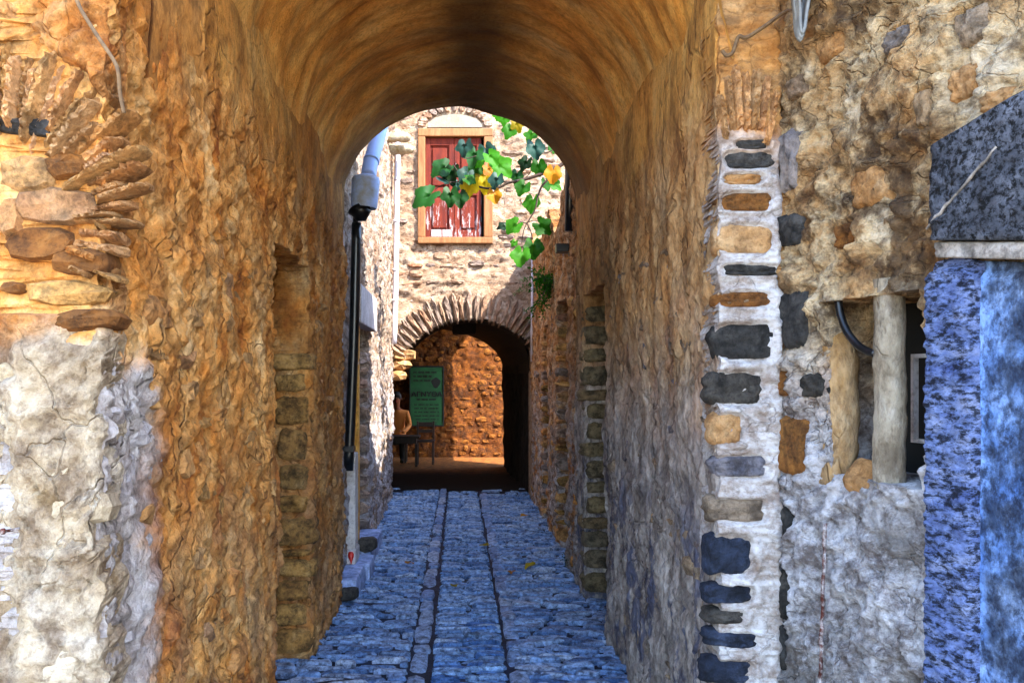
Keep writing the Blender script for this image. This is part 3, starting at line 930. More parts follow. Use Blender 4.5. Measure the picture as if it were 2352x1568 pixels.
pier = slab_wall('stone_pier', (.889, PY - .014), (1.118, PY - .014), -.05, 3.1, 1, 0.006, bedded(dp1, QB, .010, .007), M['pier'], 0.2, ragged=.008)
set_props(pier, 'whitewashed pier with dark quoin stones at the right tunnel mouth', 'pier')
for (px, py, w, h, mk) in QUOINS:
    put_stone(pier, P(px, py, PY - .014) + Vector((0, .035, 0)), (ra.uniform(-.04, .04), -1, ra.uniform(-.05, .05)), w * K * 1.10, h * K * 1.18, .07, M[mk], FINE, roll=ra.uniform(-.05, .05))
for k, (px, py, w, h, rl) in enumerate(((1675, 240, 20, 130, -.10), (1693, 225, 24, 150, -.06), (1713, 235, 22, 150, -.02), (1733, 232, 24, 150, .06), (1754, 240, 20, 140, .14), (1772, 270, 20, 130, .2), (1660, 270, 18, 110, -.14))):
    put_stone(pier, P(px, py, PY - .014) + Vector((0, .006, 0)), (0, -1, 0), w * K, h * K, .06, M['s_peach' if k % 3 else 's_tan'], SHARD, roll=-rl, name='arch_stone')

# ================================================================== NEAR RIGHT WALL with blocked window and stone doorway
wA = Vector((1.105, 2.87, 0)); wt = Vector((.28, -1, 0)).normalized(); wnrm = Vector((-1, -.28, 0)).normalized()
def hitW(px, py, out=0.0):
    k = (px - CX) / S_PX
    Y = (1.105 + .28 * 2.87 - 1.0385 * out) / (k + .28)
    p = Vector((k * Y, Y, 0)) - wA - wnrm * out
    return p.dot(wt), EYE - (py - CY) * Y / S_PX
def W(u, z, out=0.0):
    return wA + wt * u + wnrm * out + Vector((0, 0, z))
dw0 = rough_disp(0.034, 51, 1.2, 1.25)
def dw(p):
    u = (2.87 - p[:, 1]) * math.hypot(.28, 1)
    behind = np.clip((u - (hitW(2118, 900, .045)[0] + .004)) / .015, 0, 1) * (p[:, 2] < 1.86)
    return (dw0(p) + .012 * ridged(p * np.array([1, 1, .8]), 12, 2, 55)) * (1 - behind) - .03 * behind
u1, zt = hitW(1888, 690); u2, _ = hitW(2116, 690); _, zb = hitW(1990, 1105)
zt = 1.80
NI = (u1, u2, zb, zt)
we = wA + wt * 2.2
NW_STONES = ((1821, 735, 62, 140, 's_dark'), (1797, 880, 26, 62, 's_brown'), (1863, 884, 46, 58, 's_dark'), (1814, 1022, 62, 140, 's_brown'),
                           (1796, 1204, 36, 92, 's_dark'), (1796, 1363, 38, 124, 's_dark'), (1790, 1483, 34, 113, 's_dark'), (1810, 528, 48, 78, 's_dark'),
                           (1806, 372, 40, 150, 's_right'), (1827, 200, 40, 50, 's_right'), (1905, 110, 60, 60, 's_tan'),
                           (2060, 90, 70, 50, 's_right'), 
                           (1990, 430, 70, 90, 's_tan'), (1940, 540, 50, 60, 's_brown'), (2120, 250, 40, 90, 's_right'), 
                           (2230, 60, 70, 90, 's_right'), (2210, 190, 60, 80, 's_tan'), (2290, 230, 80, 50, 's_tan'))
NW_BED = []
for (px, py, w, h, mk) in NW_STONES:
    um, zm = hitW(px, py); q = W(um, zm)
    NW_BED.append((q.x, q.y, q.z, (hitW(px + w / 2, py)[0] - hitW(px - w / 2, py)[0]) / 2, h * q.y / S_PX / 2))
near_wall = slab_wall('house_wall', (wA.x, wA.y), (we.x, we.y), -.05, 3.1, 1, 0.010, bedded(dw, NW_BED, .012, .005), M['right_face'], 0.30, holes=[NI])
set_props(near_wall, 'near right wall of pale flaking plaster with a blocked window', 'wall')
mass('building', 'tall unseen block added behind the near right wall as a sun shade', 'building', 2.0, 7, -.65, 2.8, -.05, 7.0)  # unseen mass, sized and placed to keep sun off the near walls
# its back and niche back
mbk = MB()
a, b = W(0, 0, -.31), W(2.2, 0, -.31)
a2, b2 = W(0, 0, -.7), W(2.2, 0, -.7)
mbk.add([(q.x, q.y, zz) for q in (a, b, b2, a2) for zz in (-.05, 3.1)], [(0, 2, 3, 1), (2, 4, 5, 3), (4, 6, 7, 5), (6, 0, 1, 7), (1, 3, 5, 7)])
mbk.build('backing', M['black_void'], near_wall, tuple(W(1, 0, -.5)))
for (px, py, w, h, mk) in NW_STONES:
    ua, za = hitW(px - w / 2, py); ub, zc = hitW(px + w / 2, py)
    um, zm = hitW(px, py)
    Yd = 2.87 - um / math.hypot(.28, 1)
    n = wnrm + Vector((ra.uniform(-.08, .08), ra.uniform(-.08, .08), ra.uniform(-.08, .08)))
    put_stone(near_wall, W(um, zm, -.034), n, (ub - ua) * 1.08, h * Yd / S_PX * 1.08, .085, M[mk], FINE, roll=ra.uniform(-.08, .08))

def column(name, px0, px1, py0, py1, mat, out, parent, neck=1.0):
    ua, _ = hitW(px0, 900, out); ub, _ = hitW(px1, 900, out)
    um = (ua + ub) / 2; r = (ub - ua) / 2 * .66
    Yd = 2.87 - um / math.hypot(.28, 1)
    z0, z1 = EYE - (py1 - CY) * Yd / S_PX, EYE - (py0 - CY) * Yd / S_PX
    na, nz = 26, 60
    aa = np.linspace(0, 2 * math.pi, na, endpoint=False)
    v = []
    for j in range(nz + 1):
        z = z0 + (z1 - z0) * j / nz
        tt = j / nz
        kk = 1 - (1 - neck) * max(0, min(1, (tt - .62) / .3))
        for a in aa:
            q = W(um - r * (1 - kk) + math.cos(a) * r * kk, z, out + math.sin(a) * r * .9)
            v.append(tuple(q))
    v = np.array(v)
    c = np.repeat(np.array([[*W(um, 0, out)]]), len(v), 0); c[:, 2] = v[:, 2]
    d = v - c
    v = c + d * (1 + .16 * fbm(v * np.array([1, 1, .6]), 9, 3, 71) + .06 * fbm(v, 30, 2, 75))[:, None]
    f = [(j * na + k, j * na + (k + 1) % na, (j + 1) * na + (k + 1) % na, (j + 1) * na + k) for j in range(nz) for k in range(na)]
    return mesh_obj(name, v, f, mat, parent, tuple(W(um, z0, out)))
M['mullion'] = rock('grey_rough_mullion_plaster', ['#8a7a66', '#b5a892', '#cfc6ba'], 5, (1, 1, .5), dark='#4a3a2a', dark_amt=0.7, dark_scale=9, crack=.5, crack_scale=8, bump=1.0, dist=.02)
M['mullion_ochre'] = rock('ochre_rough_mullion_plaster', ['#8a6236', '#b58c58', '#cbb08a'], 5, (1, 1, .5), dark='#4a3018', dark_amt=0.6, dark_scale=9, crack=.5, crack_scale=8, bump=1.0, dist=.02)
column('mullion', 1878, 1974, 640, 1125, M['mullion_ochre'], -.085, near_wall, .45)
column('mullion', 2002, 2086, 640, 1130, M['mullion'], -.055, near_wall)
# thin window frame standing deep in the gap, and the sill stone
ua, _ = hitW(1980, 900); ub, _ = hitW(2108, 900)
mbx = MB()
for (ux, w) in ((hitW(2104, 900, -.2)[0], .010),):
    a = W(ux, 0, -.2)
    mbx.add([tuple(W(ux + s * w, zz, -.2 + o)) for s in (0, 1) for o in (0, .02) for zz in (1.36, 1.63)], [(0, 1, 3, 2), (4, 6, 7, 5), (0, 4, 5, 1), (2, 3, 7, 6), (0, 2, 6, 4), (1, 5, 7, 3)])
ux0, ux1 = hitW(2104, 900, -.2)[0], hitW(2104, 900, -.2)[0] + .16
for zz in (1.36, 1.618):
    mbx.add([tuple(W(uu, z_, -.2 + o)) for uu in (ux0 + .0105, ux1) for o in (.001, .019) for z_ in (zz, zz + .012)], [(0, 1, 3, 2), (4, 6, 7, 5), (0, 4, 5, 1), (2, 3, 7, 6), (0, 2, 6, 4), (1, 5, 7, 3)])
mbx.build('window_frame', M['white_paint'], near_wall, tuple(W(ua, 1.4, -.2)))
us, zs_ = hitW(1940, 1100)
put_stone(near_wall, W(us + .01, zb + .002, -.07), wnrm + Vector((0, 0, .9)), .13, .12, .06, M['s_tan'], FINE, name='sill')
# hose looping down inside the gap
hp = []
for px, py in ((1925, 680), (1930, 720), (1945, 760), (1968, 790), (1992, 806), (2010, 812)):
    uu, zz = hitW(px, py)
    uu, zz = hitW(px, py, -.02)
    hp.append(W(uu, zz, -.02))
hose = MB().tube(smooth_path(hp), .012, 9).build('hose', M['iron'], None, tuple(hp[-1]), True)
set_props(hose, 'dark curved hose hanging in the blocked window opening', 'hose')
# rusty rod
rp = []
for k in range(26):
    py = 1200 + k * 16
    uu, zz = hitW(1912 - (py - 1200) * .03 + random.uniform(-1.5, 1.5), py)
    rp.append(W(uu, zz, .028))
rod = MB().tube(rp, [.006 + random.uniform(-.0015, .002) for _ in rp], 7).build('rusty_rod', M['rust'], None, tuple(rp[-1]), True)
set_props(rod, 'rusty flaking iron rod running down the grey near right wall', 'rod')

# stone doorway: lintel, tooled jamb, inner slab
M['tooled'] = wallstone_hewn('tooled_blue_jamb_stone', ['#5468a8', '#8096d0', '#aebce8'], '#090d1a', (1.0, 1.0, 2.3), 1.0, 25, .95)
M['slab'] = rock('pale_blue_door_slab', ['#5c8ce0', '#86b0f6', '#aecbfc'], 7, (1, 1, .8), dark='#141d33', dark_amt=.9, dark_scale=34, bump=.8, dist=.015, rough=.6,
    layers=[dict(zones=[(1, 2.088, 2.055, .07)], cols=['#0c1018', '#20252f', '#4a4f58'], scale=26, amt=.88, patch=9, plo=.30, phi=.58)])
M['lintel'] = wallstone_hewn('speckled_grey_lintel_stone', ['#2c2f38', '#5c616e', '#8c92a2'], '#08090c', (1, 1, 1), 1.0, 60, 1.0)
door = thing('stone_doorway', 'carved blue grey stone doorway at the right edge', 'doorway', tuple(W(hitW(2170, 900)[0], 0, 0)))
def wblock(name, u0, u1, z0, z1, o0, o1, mat, nu=12, nz=60, amp=.006, seed=1, shape=None, round_top=0.0, chisel=0.0):
    """a block standing on the near right wall: gridded front with rounded arrises"""
    v, f = [], []
    n_o = 4
    prof = [(0, o0), (0, o0 + (o1 - o0) * .6), (.012, o1 - .003)] + [(x, o1) for x in np.linspace(.03, .97, nu) ] + [(.988, o1 - .003), (1, o0 + (o1 - o0) * .6), (1, o0)]
    rows = nz + 1
    base = []
    for j in range(rows):
        s = j / nz
        z = z0 + (z1 - z0) * s
        for (x, o) in prof:
            zz = z
            if round_top: zz = z - round_top * (abs(2 * x - 1) ** 3) * (s ** 6)
            oo = o
            if s > .985: oo = min(o, o0 + (o1 - o0) * .85)
            u = u0 + (u1 - u0) * x
            if shape: u, zz = shape(u, zz, x, s)
            base.append(tuple(W(u, zz, oo)))
    base = np.array(base)
    d = amp * (fbm(base * np.array([1, 1, 1.8]), 28, 3, seed) + .5 * fbm(base, 6, 2, seed + 7))
    if chisel: d = d + chisel * ridged(base * np.array([1, 1, 2.2]) + .12 * base[:, :1], 46, 2, seed + 3)
    base = base + np.array([[wnrm.x, wnrm.y, 0]]) * d[:, None]
    m = len(prof)
    f = [(j * m + k, j * m + k + 1, (j + 1) * m + k + 1, (j + 1) * m + k) for j in range(nz) for k in range(m - 1)]
    f.append(tuple((rows - 1) * m + k for k in range(m)))
    f.append(tuple(k for k in range(m))[::-1])
    return mesh_obj(name, base, f, mat, door, tuple(base.mean(0)), True)
uj0, uj1, us1 = hitW(2122, 900, .045)[0], hitW(2228, 900, .045)[0], hitW(2228, 900, .012)[0]
Yj = 2.87 - uj0 / 1.038
zj = EYE - (602 - CY) * Yj / S_PX
TILT = .036 / (hitW(2352, 590)[0] - hitW(2172, 590)[0])
ul = hitW(2170, 500)[0]
wblock('jamb', uj0, uj1, -.03, zj, -.1, .045, M['tooled'], 22, 260, .005, 5, None, .02, .004)
wblock('door_slab', us1, us1 + .62, -.03, zj - .012, -.1, .012, M['slab'], 30, 90, .004, 9, lambda u, z, x, s: (u, z - TILT * (u - us1) * s))
zl0 = EYE - (592 - CY) * (2.87 - hitW(2172, 590)[0] / 1.038) / S_PX
ul = hitW(2170, 500)[0]
wblock('lintel', ul, ul + .8, zl0 + .045, zl0 + .30, -.08, .06, M['lintel'], 26, 24, .006, 12, lambda u, z, x, s: (u, z + s * x * .30 - TILT * (u - ul)))
M['lintel_edge'] = rock('pale_lintel_edge', ['#8a8178', '#b5ada6', '#c9c3be'], 8, dark='#3a3836', dark_amt=.7, dark_scale=18, bump=.7)
wblock('lintel_edge', ul + .004, ul + .8, zl0, zl0 + .043, -.08, .05, M['lintel_edge'], 20, 8, .004, 15, lambda u, z, x, s: (u, z - TILT * (u - ul)))
a = (ul + .002, zl0 + .075); b = (ul + .21, zl0 + .235)
vein = MB().tube([W(a[0] + (b[0] - a[0]) * k / 14, a[1] + (b[1] - a[1]) * k / 14 + random.uniform(-.004, .004), .062) for k in range(15)], [.003 + random.uniform(0, .002) for _ in range(15)], 6)
vein.build('vein', M['lintel_edge'], door, tuple(W(ul, zl0, .06)), True)

# nail in the white plaster
npt = P(45, 1215, 1.88)
nail = MB().tube([npt + Vector((0, .04, 0)), npt + Vector((-.004, -.02, .002)), npt + Vector((-.012, -.045, .004))], .0035, 8)
nail.tube([npt + Vector((-.012, -.043, .004)), npt + Vector((-.0135, -.049, .004))], .007, 10)
o = nail.build('rusty_nail', M['rust'], None, tuple(npt), True)
set_props(o, 'bent rusty nail sticking out of the white plaster', 'nail')

# old cable along the arch stones at top left
cp = [P(165, -30, 1.835), P(185, 20, 1.83), P(222, 80, 1.825), (P(262, 140, 1.82)), P(272, 170, 1.82), P(276, 215, 1.83), P(285, 260, 1.84)]
o = MB().tube(smooth_path(cp), .0045, 7).build('old_cable', M['cable_dirty'], None, tuple(cp[0]), True)
set_props(o, 'dusty cable running down beside the fanned arch stones at top left', 'cable')

# cable and coil at the top of the pier
cp = [P(1660, 118, 2.81), P(1668, 128, 2.80), P(1682, 122, 2.80), P(1690, 100, 2.80), P(1698, 84, 2.80), P(1716, 86, 2.80), P(1760, 58, 2.79), P(1790, 36, 2.79), P(1808, 26, 2.78), P(1824, 26, 2.76)]
o = MB().tube(smooth_path(cp), .0065, 8).build('wall_cable', M['cable_dirty'], None, tuple(cp[4]), True)
set_props(o, 'brown cable clipped across the plaster above the right pier', 'cable')
coil = thing('cable_coil', 'hanging coil of grey cable at the top of the right pier', 'cable coil', tuple(P(1838, -40, 2.76)))
for k in range(7):
    cx = 1836 + (k - 3) * 2.0; w = 17 - abs(k - 3) * 1.5; dd = 2.66 - k * .006
    bot = 96 - 6 * abs(k - 3) + random.uniform(-4, 4)
    pts = []
    for i in range(29):
        t = -math.pi / 2 + 2 * math.pi * i / 28
        yy = (bot + -190) / 2 + (bot + 190) / 2 * math.sin(t)
        ww = w * (1 - .25 * (yy > bot - 60)) * (1 + .15 * math.sin(yy * .02 + k))
        pts.append(P(cx + ww * math.cos(t) + (96 - yy) * .05, yy, dd))
    MB().tube(pts, .0062, 7, False).build('cable_loop', M['cable'], coil, tuple(pts[0]), True)

# ================================================================== FAR FACADE
FY = 10.9
arch_c = (0.155, 1.30); AR = 1.03
fx0, fx1 = -1.7, 3.2
dfa = rough_disp(0.03, 61, 1.0, 1.4)
WX0, WX1, WZ0, WZ1 = -.545, .44, 3.345, 4.855
def fhole(U, V):
    X = U + fx0
    arch = (np.hypot(X - arch_c[0], V - arch_c[1]) < AR + .03) & (np.abs(X - arch_c[0]) < .815) & (V > 1.3)
    low = (X > -.95) & (X < .965) & (V < 1.94) & (V > -1)
    low2 = (X > -.95) & (X < -.6) & (V < 1.945)
    win = (X > WX0 + .05) & (X < WX1 - .05) & (V > WZ0 + .04) & (V < WZ1 - .04)
    return arch | low | low2 | win
house = slab_wall('stone_house', (fx0, FY), (fx1, FY), -.05, 6.6, 1, 0.026, dfa, M['facade'], 0.55, hole_fn=fhole)
set_props(house, 'sunlit stone house with red shutters over an arched passage', 'house')
def kf(u, v, w, h):
    X = u + fx0
    if X + w / 2 > WX0 - .02 and X - w / 2 < WX1 + .02 and v + h / 2 > WZ0 - .01 and v - h / 2 < WZ1 + .26: return False
    r = math.hypot(X - arch_c[0], v - arch_c[1])
    if r < AR + .49 and v > 1.3: return False
    return True
rubble(house, (fx0, FY), (fx1, FY), 1, .75, 3.35, 2.2, 5.5, (.07, .16), (.10, .42), .03, [M['s_fac']], (-.004, .03), .10, kf, .9, 300, 33, disp=dfa)
rv = random.Random(9)
a = 147.0
while a > 33:
    wid = rv.uniform(.055, .085)
    rad = Vector((math.cos(R(a)), 0, math.sin(R(a))))
    r0, r1 = AR + rv.uniform(-.015, .01), AR + rv.uniform(.34, .43)
    c = Vector((arch_c[0], FY, arch_c[1])) + rad * (r0 + r1) / 2 + Vector((0, .11 - rv.uniform(.015, .05), 0))
    put_stone(house, c, (0, -1, 0), wid, r1 - r0, .25, M['s_vous'], PROTO, up=rad, name='arch_stone')
    a -= math.degrees((wid + rv.uniform(.012, .03)) / (AR + .2))
# underside of the arch, impost on the left
mb = MB()
vv = []
for i in range(31):
    a = R(142 - 104 * i / 30)
    for yy in (FY - .01, FY + .56): vv.append((arch_c[0] + (AR + .005) * math.cos(a), yy, arch_c[1] + (AR + .005) * math.sin(a)))
mb.add(vv, [(2 * i, 2 * i + 1, 2 * i + 3, 2 * i + 2) for i in range(30)])
mb.build('arch_soffit', M['passage'], house, (arch_c[0], FY, 2.2), True)
for (px, py, w, h) in ((925, 815, 60, 28), (920, 838, 50, 26), (914, 862, 40, 24)):
    put_stone(house, P(px, py, FY + .12), (.2, -1, 0), w * FY / S_PX, h * FY / S_PX, .3, M['s_tan'], PROTO)
# shutters
def pbox(px0, px1, pz0, pz1, y0, y1, name, mat, parent, bevel=.008):
    mb = MB().box(px0, px1, y0, y1, pz0, pz1, bevel)
    return mb.build(name, mat, parent, ((px0 + px1) / 2, (y0 + y1) / 2, pz0))
fr = pbox(WX0, WX1, WZ1 - .105, WZ1, FY - .05, FY + .12, 'window_frame', M['wood_pale'], house, .012)
pbox(WX0, WX0 + .098, WZ0 + .085, WZ1 - .107, FY - .045, FY + .12, 'jamb', M['wood_pale'], fr, .012)
pbox(WX1 - .118, WX1, WZ0 + .085, WZ1 - .107, FY - .045, FY + .12, 'jamb', M['wood_pale'], fr, .012)
pbox(WX0, WX1, WZ0, WZ0 + .083, FY - .055, FY + .12, 'sill', M['wood_pale'], fr, .012)
pbox(WX0 + .09, WX1 - .1, WZ0 + .08, WZ1 - .1, FY + .14, FY + .2, 'dark_inside', M['black_void'], house, 0)
sx0, sx1, sxm = WX0 + .100, WX1 - .150, -.069
for (x0, x1, flip) in ((sx0, sxm - .003, 0), (sxm + .003, sx1, 1)):
    z0, z1 = WZ0 + .09, WZ1 - .112
    sh = pbox(x0, x1, z0, z1, FY + .035, FY + .07, 'shutter', M['red'], house, .004)
    st = .062
    mid = z0 + (z1 - z0) * .46
    for (a, b, c, d) in ((x0, x0 + st, z0, z1), (x1 - st, x1, z0, z1)):
        pbox(a, b, c, d, FY + .010, FY + .034, 'stile', M['red'], sh, .005)
    for (c, d) in ((z0, z0 + .09), (mid - .05, mid + .05), (z1 - .10, z1)):
        pbox(x0 + st + .001, x1 - st - .001, c, d, FY + .012, FY + .034, 'rail', M['red'], sh, .005)
    for (c, d) in ((z0 + .12, mid - .08), (mid + .08, z1 - .13)):
        pbox(x0 + st + .028, x1 - st - .028, c, d, FY + .016, FY + .034, 'panel', M['red'], sh, .012)
    if not flip:
        pbox(x0 + st + .01, x1 - .02, z0 + .005, z0 + .10, FY + .004, FY + .011, 'bare_patch', M['peel'], sh, .003)
    else:
        for zz in (z0 + .2, z1 - .2):
            pbox(x1 - .012, x1 + .004, zz, zz + .07, FY + .002, FY + .012, 'hinge', M['iron'], sh, .002)
# ring pull
MB().tube([(sxm + .02, FY + .004, 4.42), (sxm + .02, FY - .01, 4.40), (sxm + .02, FY - .012, 4.34), (sxm + .02, FY + .004, 4.32)], .007, 6).build('handle', M['iron'], house, (sxm, FY, 4.37), True)
# lunette above the window with its little relieving arch
vv = [(-.06, FY - .035, 4.87)]; ff = []
for i in range(25):
    a = math.pi * i / 24
    vv.append((-.06 - .36 * math.cos(a), FY - .035, 4.87 + .17 * math.sin(a)))
for i in range(1, 25): ff.append((0, i + 1, i))
vv2 = [(x, FY + .05, z) for x, _, z in vv]
ff += [(25 + 1 + i, 25 + 2 + i, i + 1, i) for i in range(1, 25)]
M['lunette'] = rock('pale_grey_lunette_plaster', ['#7d7668', '#8f8878', '#a09a8a'], 4, dark='#6a5e48', dark_amt=.3, bump=.3)
mesh_obj('lunette', vv + vv2, ff, M['lunette'], house, (-.06, FY, 4.87), False)
for i in range(13):
    a = R(8 + 164 * i / 12)
    rad = Vector((math.cos(a) * .36, 0, math.sin(a) * .2)).normalized()
    c = Vector((-.06 + .44 * math.cos(a), FY - .01, 4.88 + .26 * math.sin(a)))
    put_stone(house, c, (0, -1, 0), .075, .13, .09, M['s_fac'], PROTO, up=rad, name='arch_stone')
mass('building', 'plain masonry mass behind the red shuttered house front', 'building', -4, 2.2, FY + 1.2, 14.9, 3.1, 6.4)

# ================================================================== COURT WALLS
dc = rough_disp(0.030, 81, 1.0, 1.6)
cl0, cl1 = (-.86, 5.96), (-.875, FY + .02)
court_l = slab_wall('court_wall', cl0, cl1, -.05, 5.6, 1, 0.026, dc, M['court'], 0.36, holes=[(6.95 - 5.96, 7.9 - 5.96, .14, 2.02)])
set_props(court_l, 'pale rough wall with a doorway, left of the sunny court', 'wall')
kc = lambda u, v, w, h: not (.85 < u + w / 2 and u - w / 2 < 2.1 and v < 2.25)
rubble(court_l, cl0, cl1, 1, .05, 4.9, .05, 4.6, (.08, .17), (.12, .4), .03, [M['s_court']], (-.014, .014), .10, kc, .55, 290, 41, disp=dc)
z = .1
while z < 1.7:
    h = rj.uniform(.09, .17)
    put_stone(court_l, (-.97, 7.93, z + h / 2), (0, -1, 0), .22, h - .02, .14, M['s_court'], PROTO)
    z += h
mass('building', 'plain masonry mass of the house left of the court', 'building', -4, -1.21, 6.02, FY - .02, -.05, 5.5)
dcr = rough_disp(0.030, 91, 1.0, 1.6)
cr0, cr1 = (.89, 6.36), (.962, FY + .02)
court_r = slab_wall('court_wall', cr0, cr1, -.05, 4.0, -1, 0.026, dcr, M['court_right'], 0.36, holes=[(6.98 - 6.36, 7.67 - 6.36, -1, 2.25), (8.8 - 6.36, 9.3 - 6.36, -1, 2.15)],
                    top=lambda U: 3.02 + .12 * np.sin(U * 3.1) + .08 * np.sin(U * 11.3) + .06 * U)
set_props(court_r, 'low orange rubble wall with two doorways, right of the court', 'wall')
kc2 = lambda u, v, w, h: not ((.55 < u + w / 2 and u - w / 2 < 1.4 or 2.35 < u + w / 2 and u - w / 2 < 3.05) and v < 2.35)
rubble(court_r, cr0, cr1, -1, .05, 4.5, .05, 2.75, (.08, .17), (.10, .34), .028, [M['s_court'], M['s_left']], (-.012, .016), .10, kc2, .6, 290, 42, disp=dcr)
for (yj, xj, top) in ((7.67, 1.0, 2.1), (9.3, 1.03, 2.0)):
    z = .03
    while z < top:
        h = rj.uniform(.08, .17)
        put_stone(court_r, (xj, yj + .04, z + h / 2), (0, -1, 0), .22, h - .03, .14, rj.choice([M['s_court'], M['s_left'], M['s_jamb']]), PROTO, roll=rj.uniform(-.05, .05))
        z += h
mass('building', 'plain low masonry mass of the house right of the court', 'building', 1.30, 4.5, 6.42, FY - .02, -.05, 2.6)

# white lintel, yellow jamb and white door post on the left of the court
lt = MB().box(-.90, -.80, 6.75, 8.05, 2.02, 2.34, .012).build('door_lintel', M['white_paint'], court_l, (-.85, 7.4, 2.02))
MB().box(-.99, -.835, 6.86, 6.945, .14, 2.01, .01).build('door_jamb', M['yellow_paint'], court_l, (-.9, 6.9, .14))
MB().box(-.90, -.806, 6.42, 6.60, .13, .98, .01).box(-.90, -.800, 6.36, 6.64, .13, .24, .01).build('door_post', M['white_paint'], court_l, (-.85, 6.5, .13))

# steps on the left
stp = thing('door_step', 'whitewashed stone step by the left wall of the court', 'step', (-.83, 6.3, 0))
M['step'] = rock('blue_white_step_stone', ['#6b86c4', '#9db4e6', '#b9cbf2'], 6, dark='#2b3248', dark_amt=.6, dark_scale=12, bump=.6, dist=.02, rough=.6)
for (x0, x1, y0, y1, z1, nm) in ((-.95, -.725, 5.86, 6.40, .135, 'step_block'), (-.95, -.70, 6.42, 6.80, .12, 'step_block'), (-.95, -.73, 6.84, 7.9, .13, 'step_block')):
    MB().box(x0, x1, y0, y1, -.03, z1, .018, .008).build(nm, M['step'], stp, ((x0 + x1) / 2, (y0 + y1) / 2, 0))
bl = thing('loose_stone', 'grey loose stone sitting on the left step', 'stone', (-.77, 6.86, .13))
put_stone(bl, (-.765, 6.86, .19), (0, -1, .1), .17, .13, .16, M['s_dark'], PROTO_ROUND, name='rock')
for i, (x, yy, w) in enumerate(((-.80, 5.80, .13), (-.86, 5.76, .10), (-.76, 5.83, .10))):
    put_stone(stp, (x, yy, .05), (0, -1, .2), w, .10, .1, M['s_dark'], PROTO_ROUND, name='rubble_stone')
# red tapered ornaments and a blue cup by the pipe
M['redp'] = plain('red_glazed', '#c02010', .35, 0, '#9a160a', 30)
M['bluep'] = plain('blue_glazed', '#1238b0', .35, 0, '#0c2880', 30)
for (px, py, d, tip, lab) in ((803, 1247, 6.5, (1, 0, .12), 'red pepper shaped ornament, topmost one by the black pipe'),
                              (801, 1259, 6.45, (.3, -.8, -.1), 'round red ornament between the other two by the black pipe'),
                              (806, 1276, 6.35, (.1, -.4, -1), 'red ornament hanging lowest beside the grey loose stone')):
    c = P(px, py, d); t = Vector(tip).normalized()
    prof = [(-.035, .004), (-.03, .016), (-.012, .024), (.008, .022), (.03, .012), (.05, .006), (.062, .002)]
    if 'round' in lab: prof = [(-.028, .004), (-.022, .018), (-.008, .027), (.008, .026), (.02, .017), (.028, .004)]
    o = MB().tube([c + t * a for a, _ in prof], [r for _, r in prof], 10).build('red_ornament', M['redp'], None, tuple(c), True)
    set_props(o, lab, 'ornament', 'red ornaments by the pipe')
c = P(772, 1335, 6.0); c.z = .137
mb = MB().tube([c, c + Vector((0, 0, .004)), c + Vector((0, 0, .06)), c + Vector((0, 0, .085))], [.02, .026, .036, .04], 14)
o = mb.build('blue_cup', M['bluep'], None, tuple(c), True)
set_props(o, 'small blue cup standing on the step by the left wall', 'cup')

# ================================================================== PIPES
# black downpipe on the left wall end
pts = [P(819, 512, 6.2), P(812, 800, 6.2), P(800, 1080, 6.2)]
dpz = thing('black_downpipe', 'thick black downpipe beside the left mouth of the tunnel', 'pipe', tuple(P(805, 1080, 6.2)))
MB().tube(smooth_path(pts, 5), .037, 16).build('pipe', M['pipe_black'], dpz, tuple(pts[1]), True)
p = P(802, 1030, 6.2)
MB().box(p.x - .075, p.x + .042, p.y - .045, p.y + .045, p.z - .022, p.z + .022, .004).build('bracket', M['iron'], dpz, tuple(p))
MB().tube([P(817, 515, 6.2), P(815, 470, 6.22)], .02, 12).build('neck', M['iron'], dpz, tuple(P(817, 490, 6.2)), True)
pts = [P(789, 530, 6.02), P(783, 900, 6.02), P(776, 1320, 6.02)]
o = MB().tube(pts, .008, 8).build('thin_pipe', M['pipe_grey'], None, tuple(pts[1]), True)
set_props(o, 'thin pale conduit running down beside the black downpipe', 'conduit')
# hopper head
hop = thing('rain_hopper', 'blue grey rain hopper with dark open underside under the blue pipe', 'hopper', tuple(P(835, 470, 6.2)))
ax = Vector((.10, 0, 1)).normalized()
c0, c1 = P(836, 478, 6.2), P(841, 408, 6.2)
mb = MB().tube([c0, c0.lerp(c1, .06), c0.lerp(c1, .9), c1, c1 + Vector((0, 0, .02))], [.092, .098, .105, .10, .05], 20, False)
mb.build('drum', M['bucket'], hop, tuple(c0), True)
cc = c0 + Vector((0, -.01, -.01))
MB().tube([cc + Vector((-.035, 0, .0)), cc + Vector((-.02, -.01, -.035)), cc + Vector((-.02, 0, -.09))], [.088, .075, .035], 16).build('outlet', M['iron'], hop, tuple(cc), True)
pts = [P(846, 408, 6.2), P(852, 372, 6.3), P(868, 318, 6.5), P(880, 270, 6.7)]
o = MB().tube(smooth_path(pts, 4), .058, 18).tube([P(852.5, 371, 6.3), P(854, 366, 6.31)], .063, 18).build('blue_pipe', M['pipe_blue'], None, tuple(pts[1]), True)
set_props(o, 'fat pale blue pipe slanting down into the rain hopper', 'pipe')
# grey pipe in the facade's left corner
pts = [P(914, 300, 10.7), P(911, 480, 10.7), P(909, 640, 10.7), P(905, 790, 10.7)]
gp = thing('grey_downpipe', 'slim grey downpipe in the left corner of the house front', 'pipe', tuple(pts[-1]))
MB().tube(smooth_path(pts, 4), .036, 14).build('pipe', M['pipe_grey'], gp, tuple(pts[1]), True)
for py in (412, 508, 620, 690):
    px = 914 - (py - 300) * .0184
    MB().tube([P(px, py - 3, 10.7), P(px, py + 3, 10.7)], .041, 14).build('joint', M['pipe_grey'], gp, tuple(P(px, py, 10.7)), True)
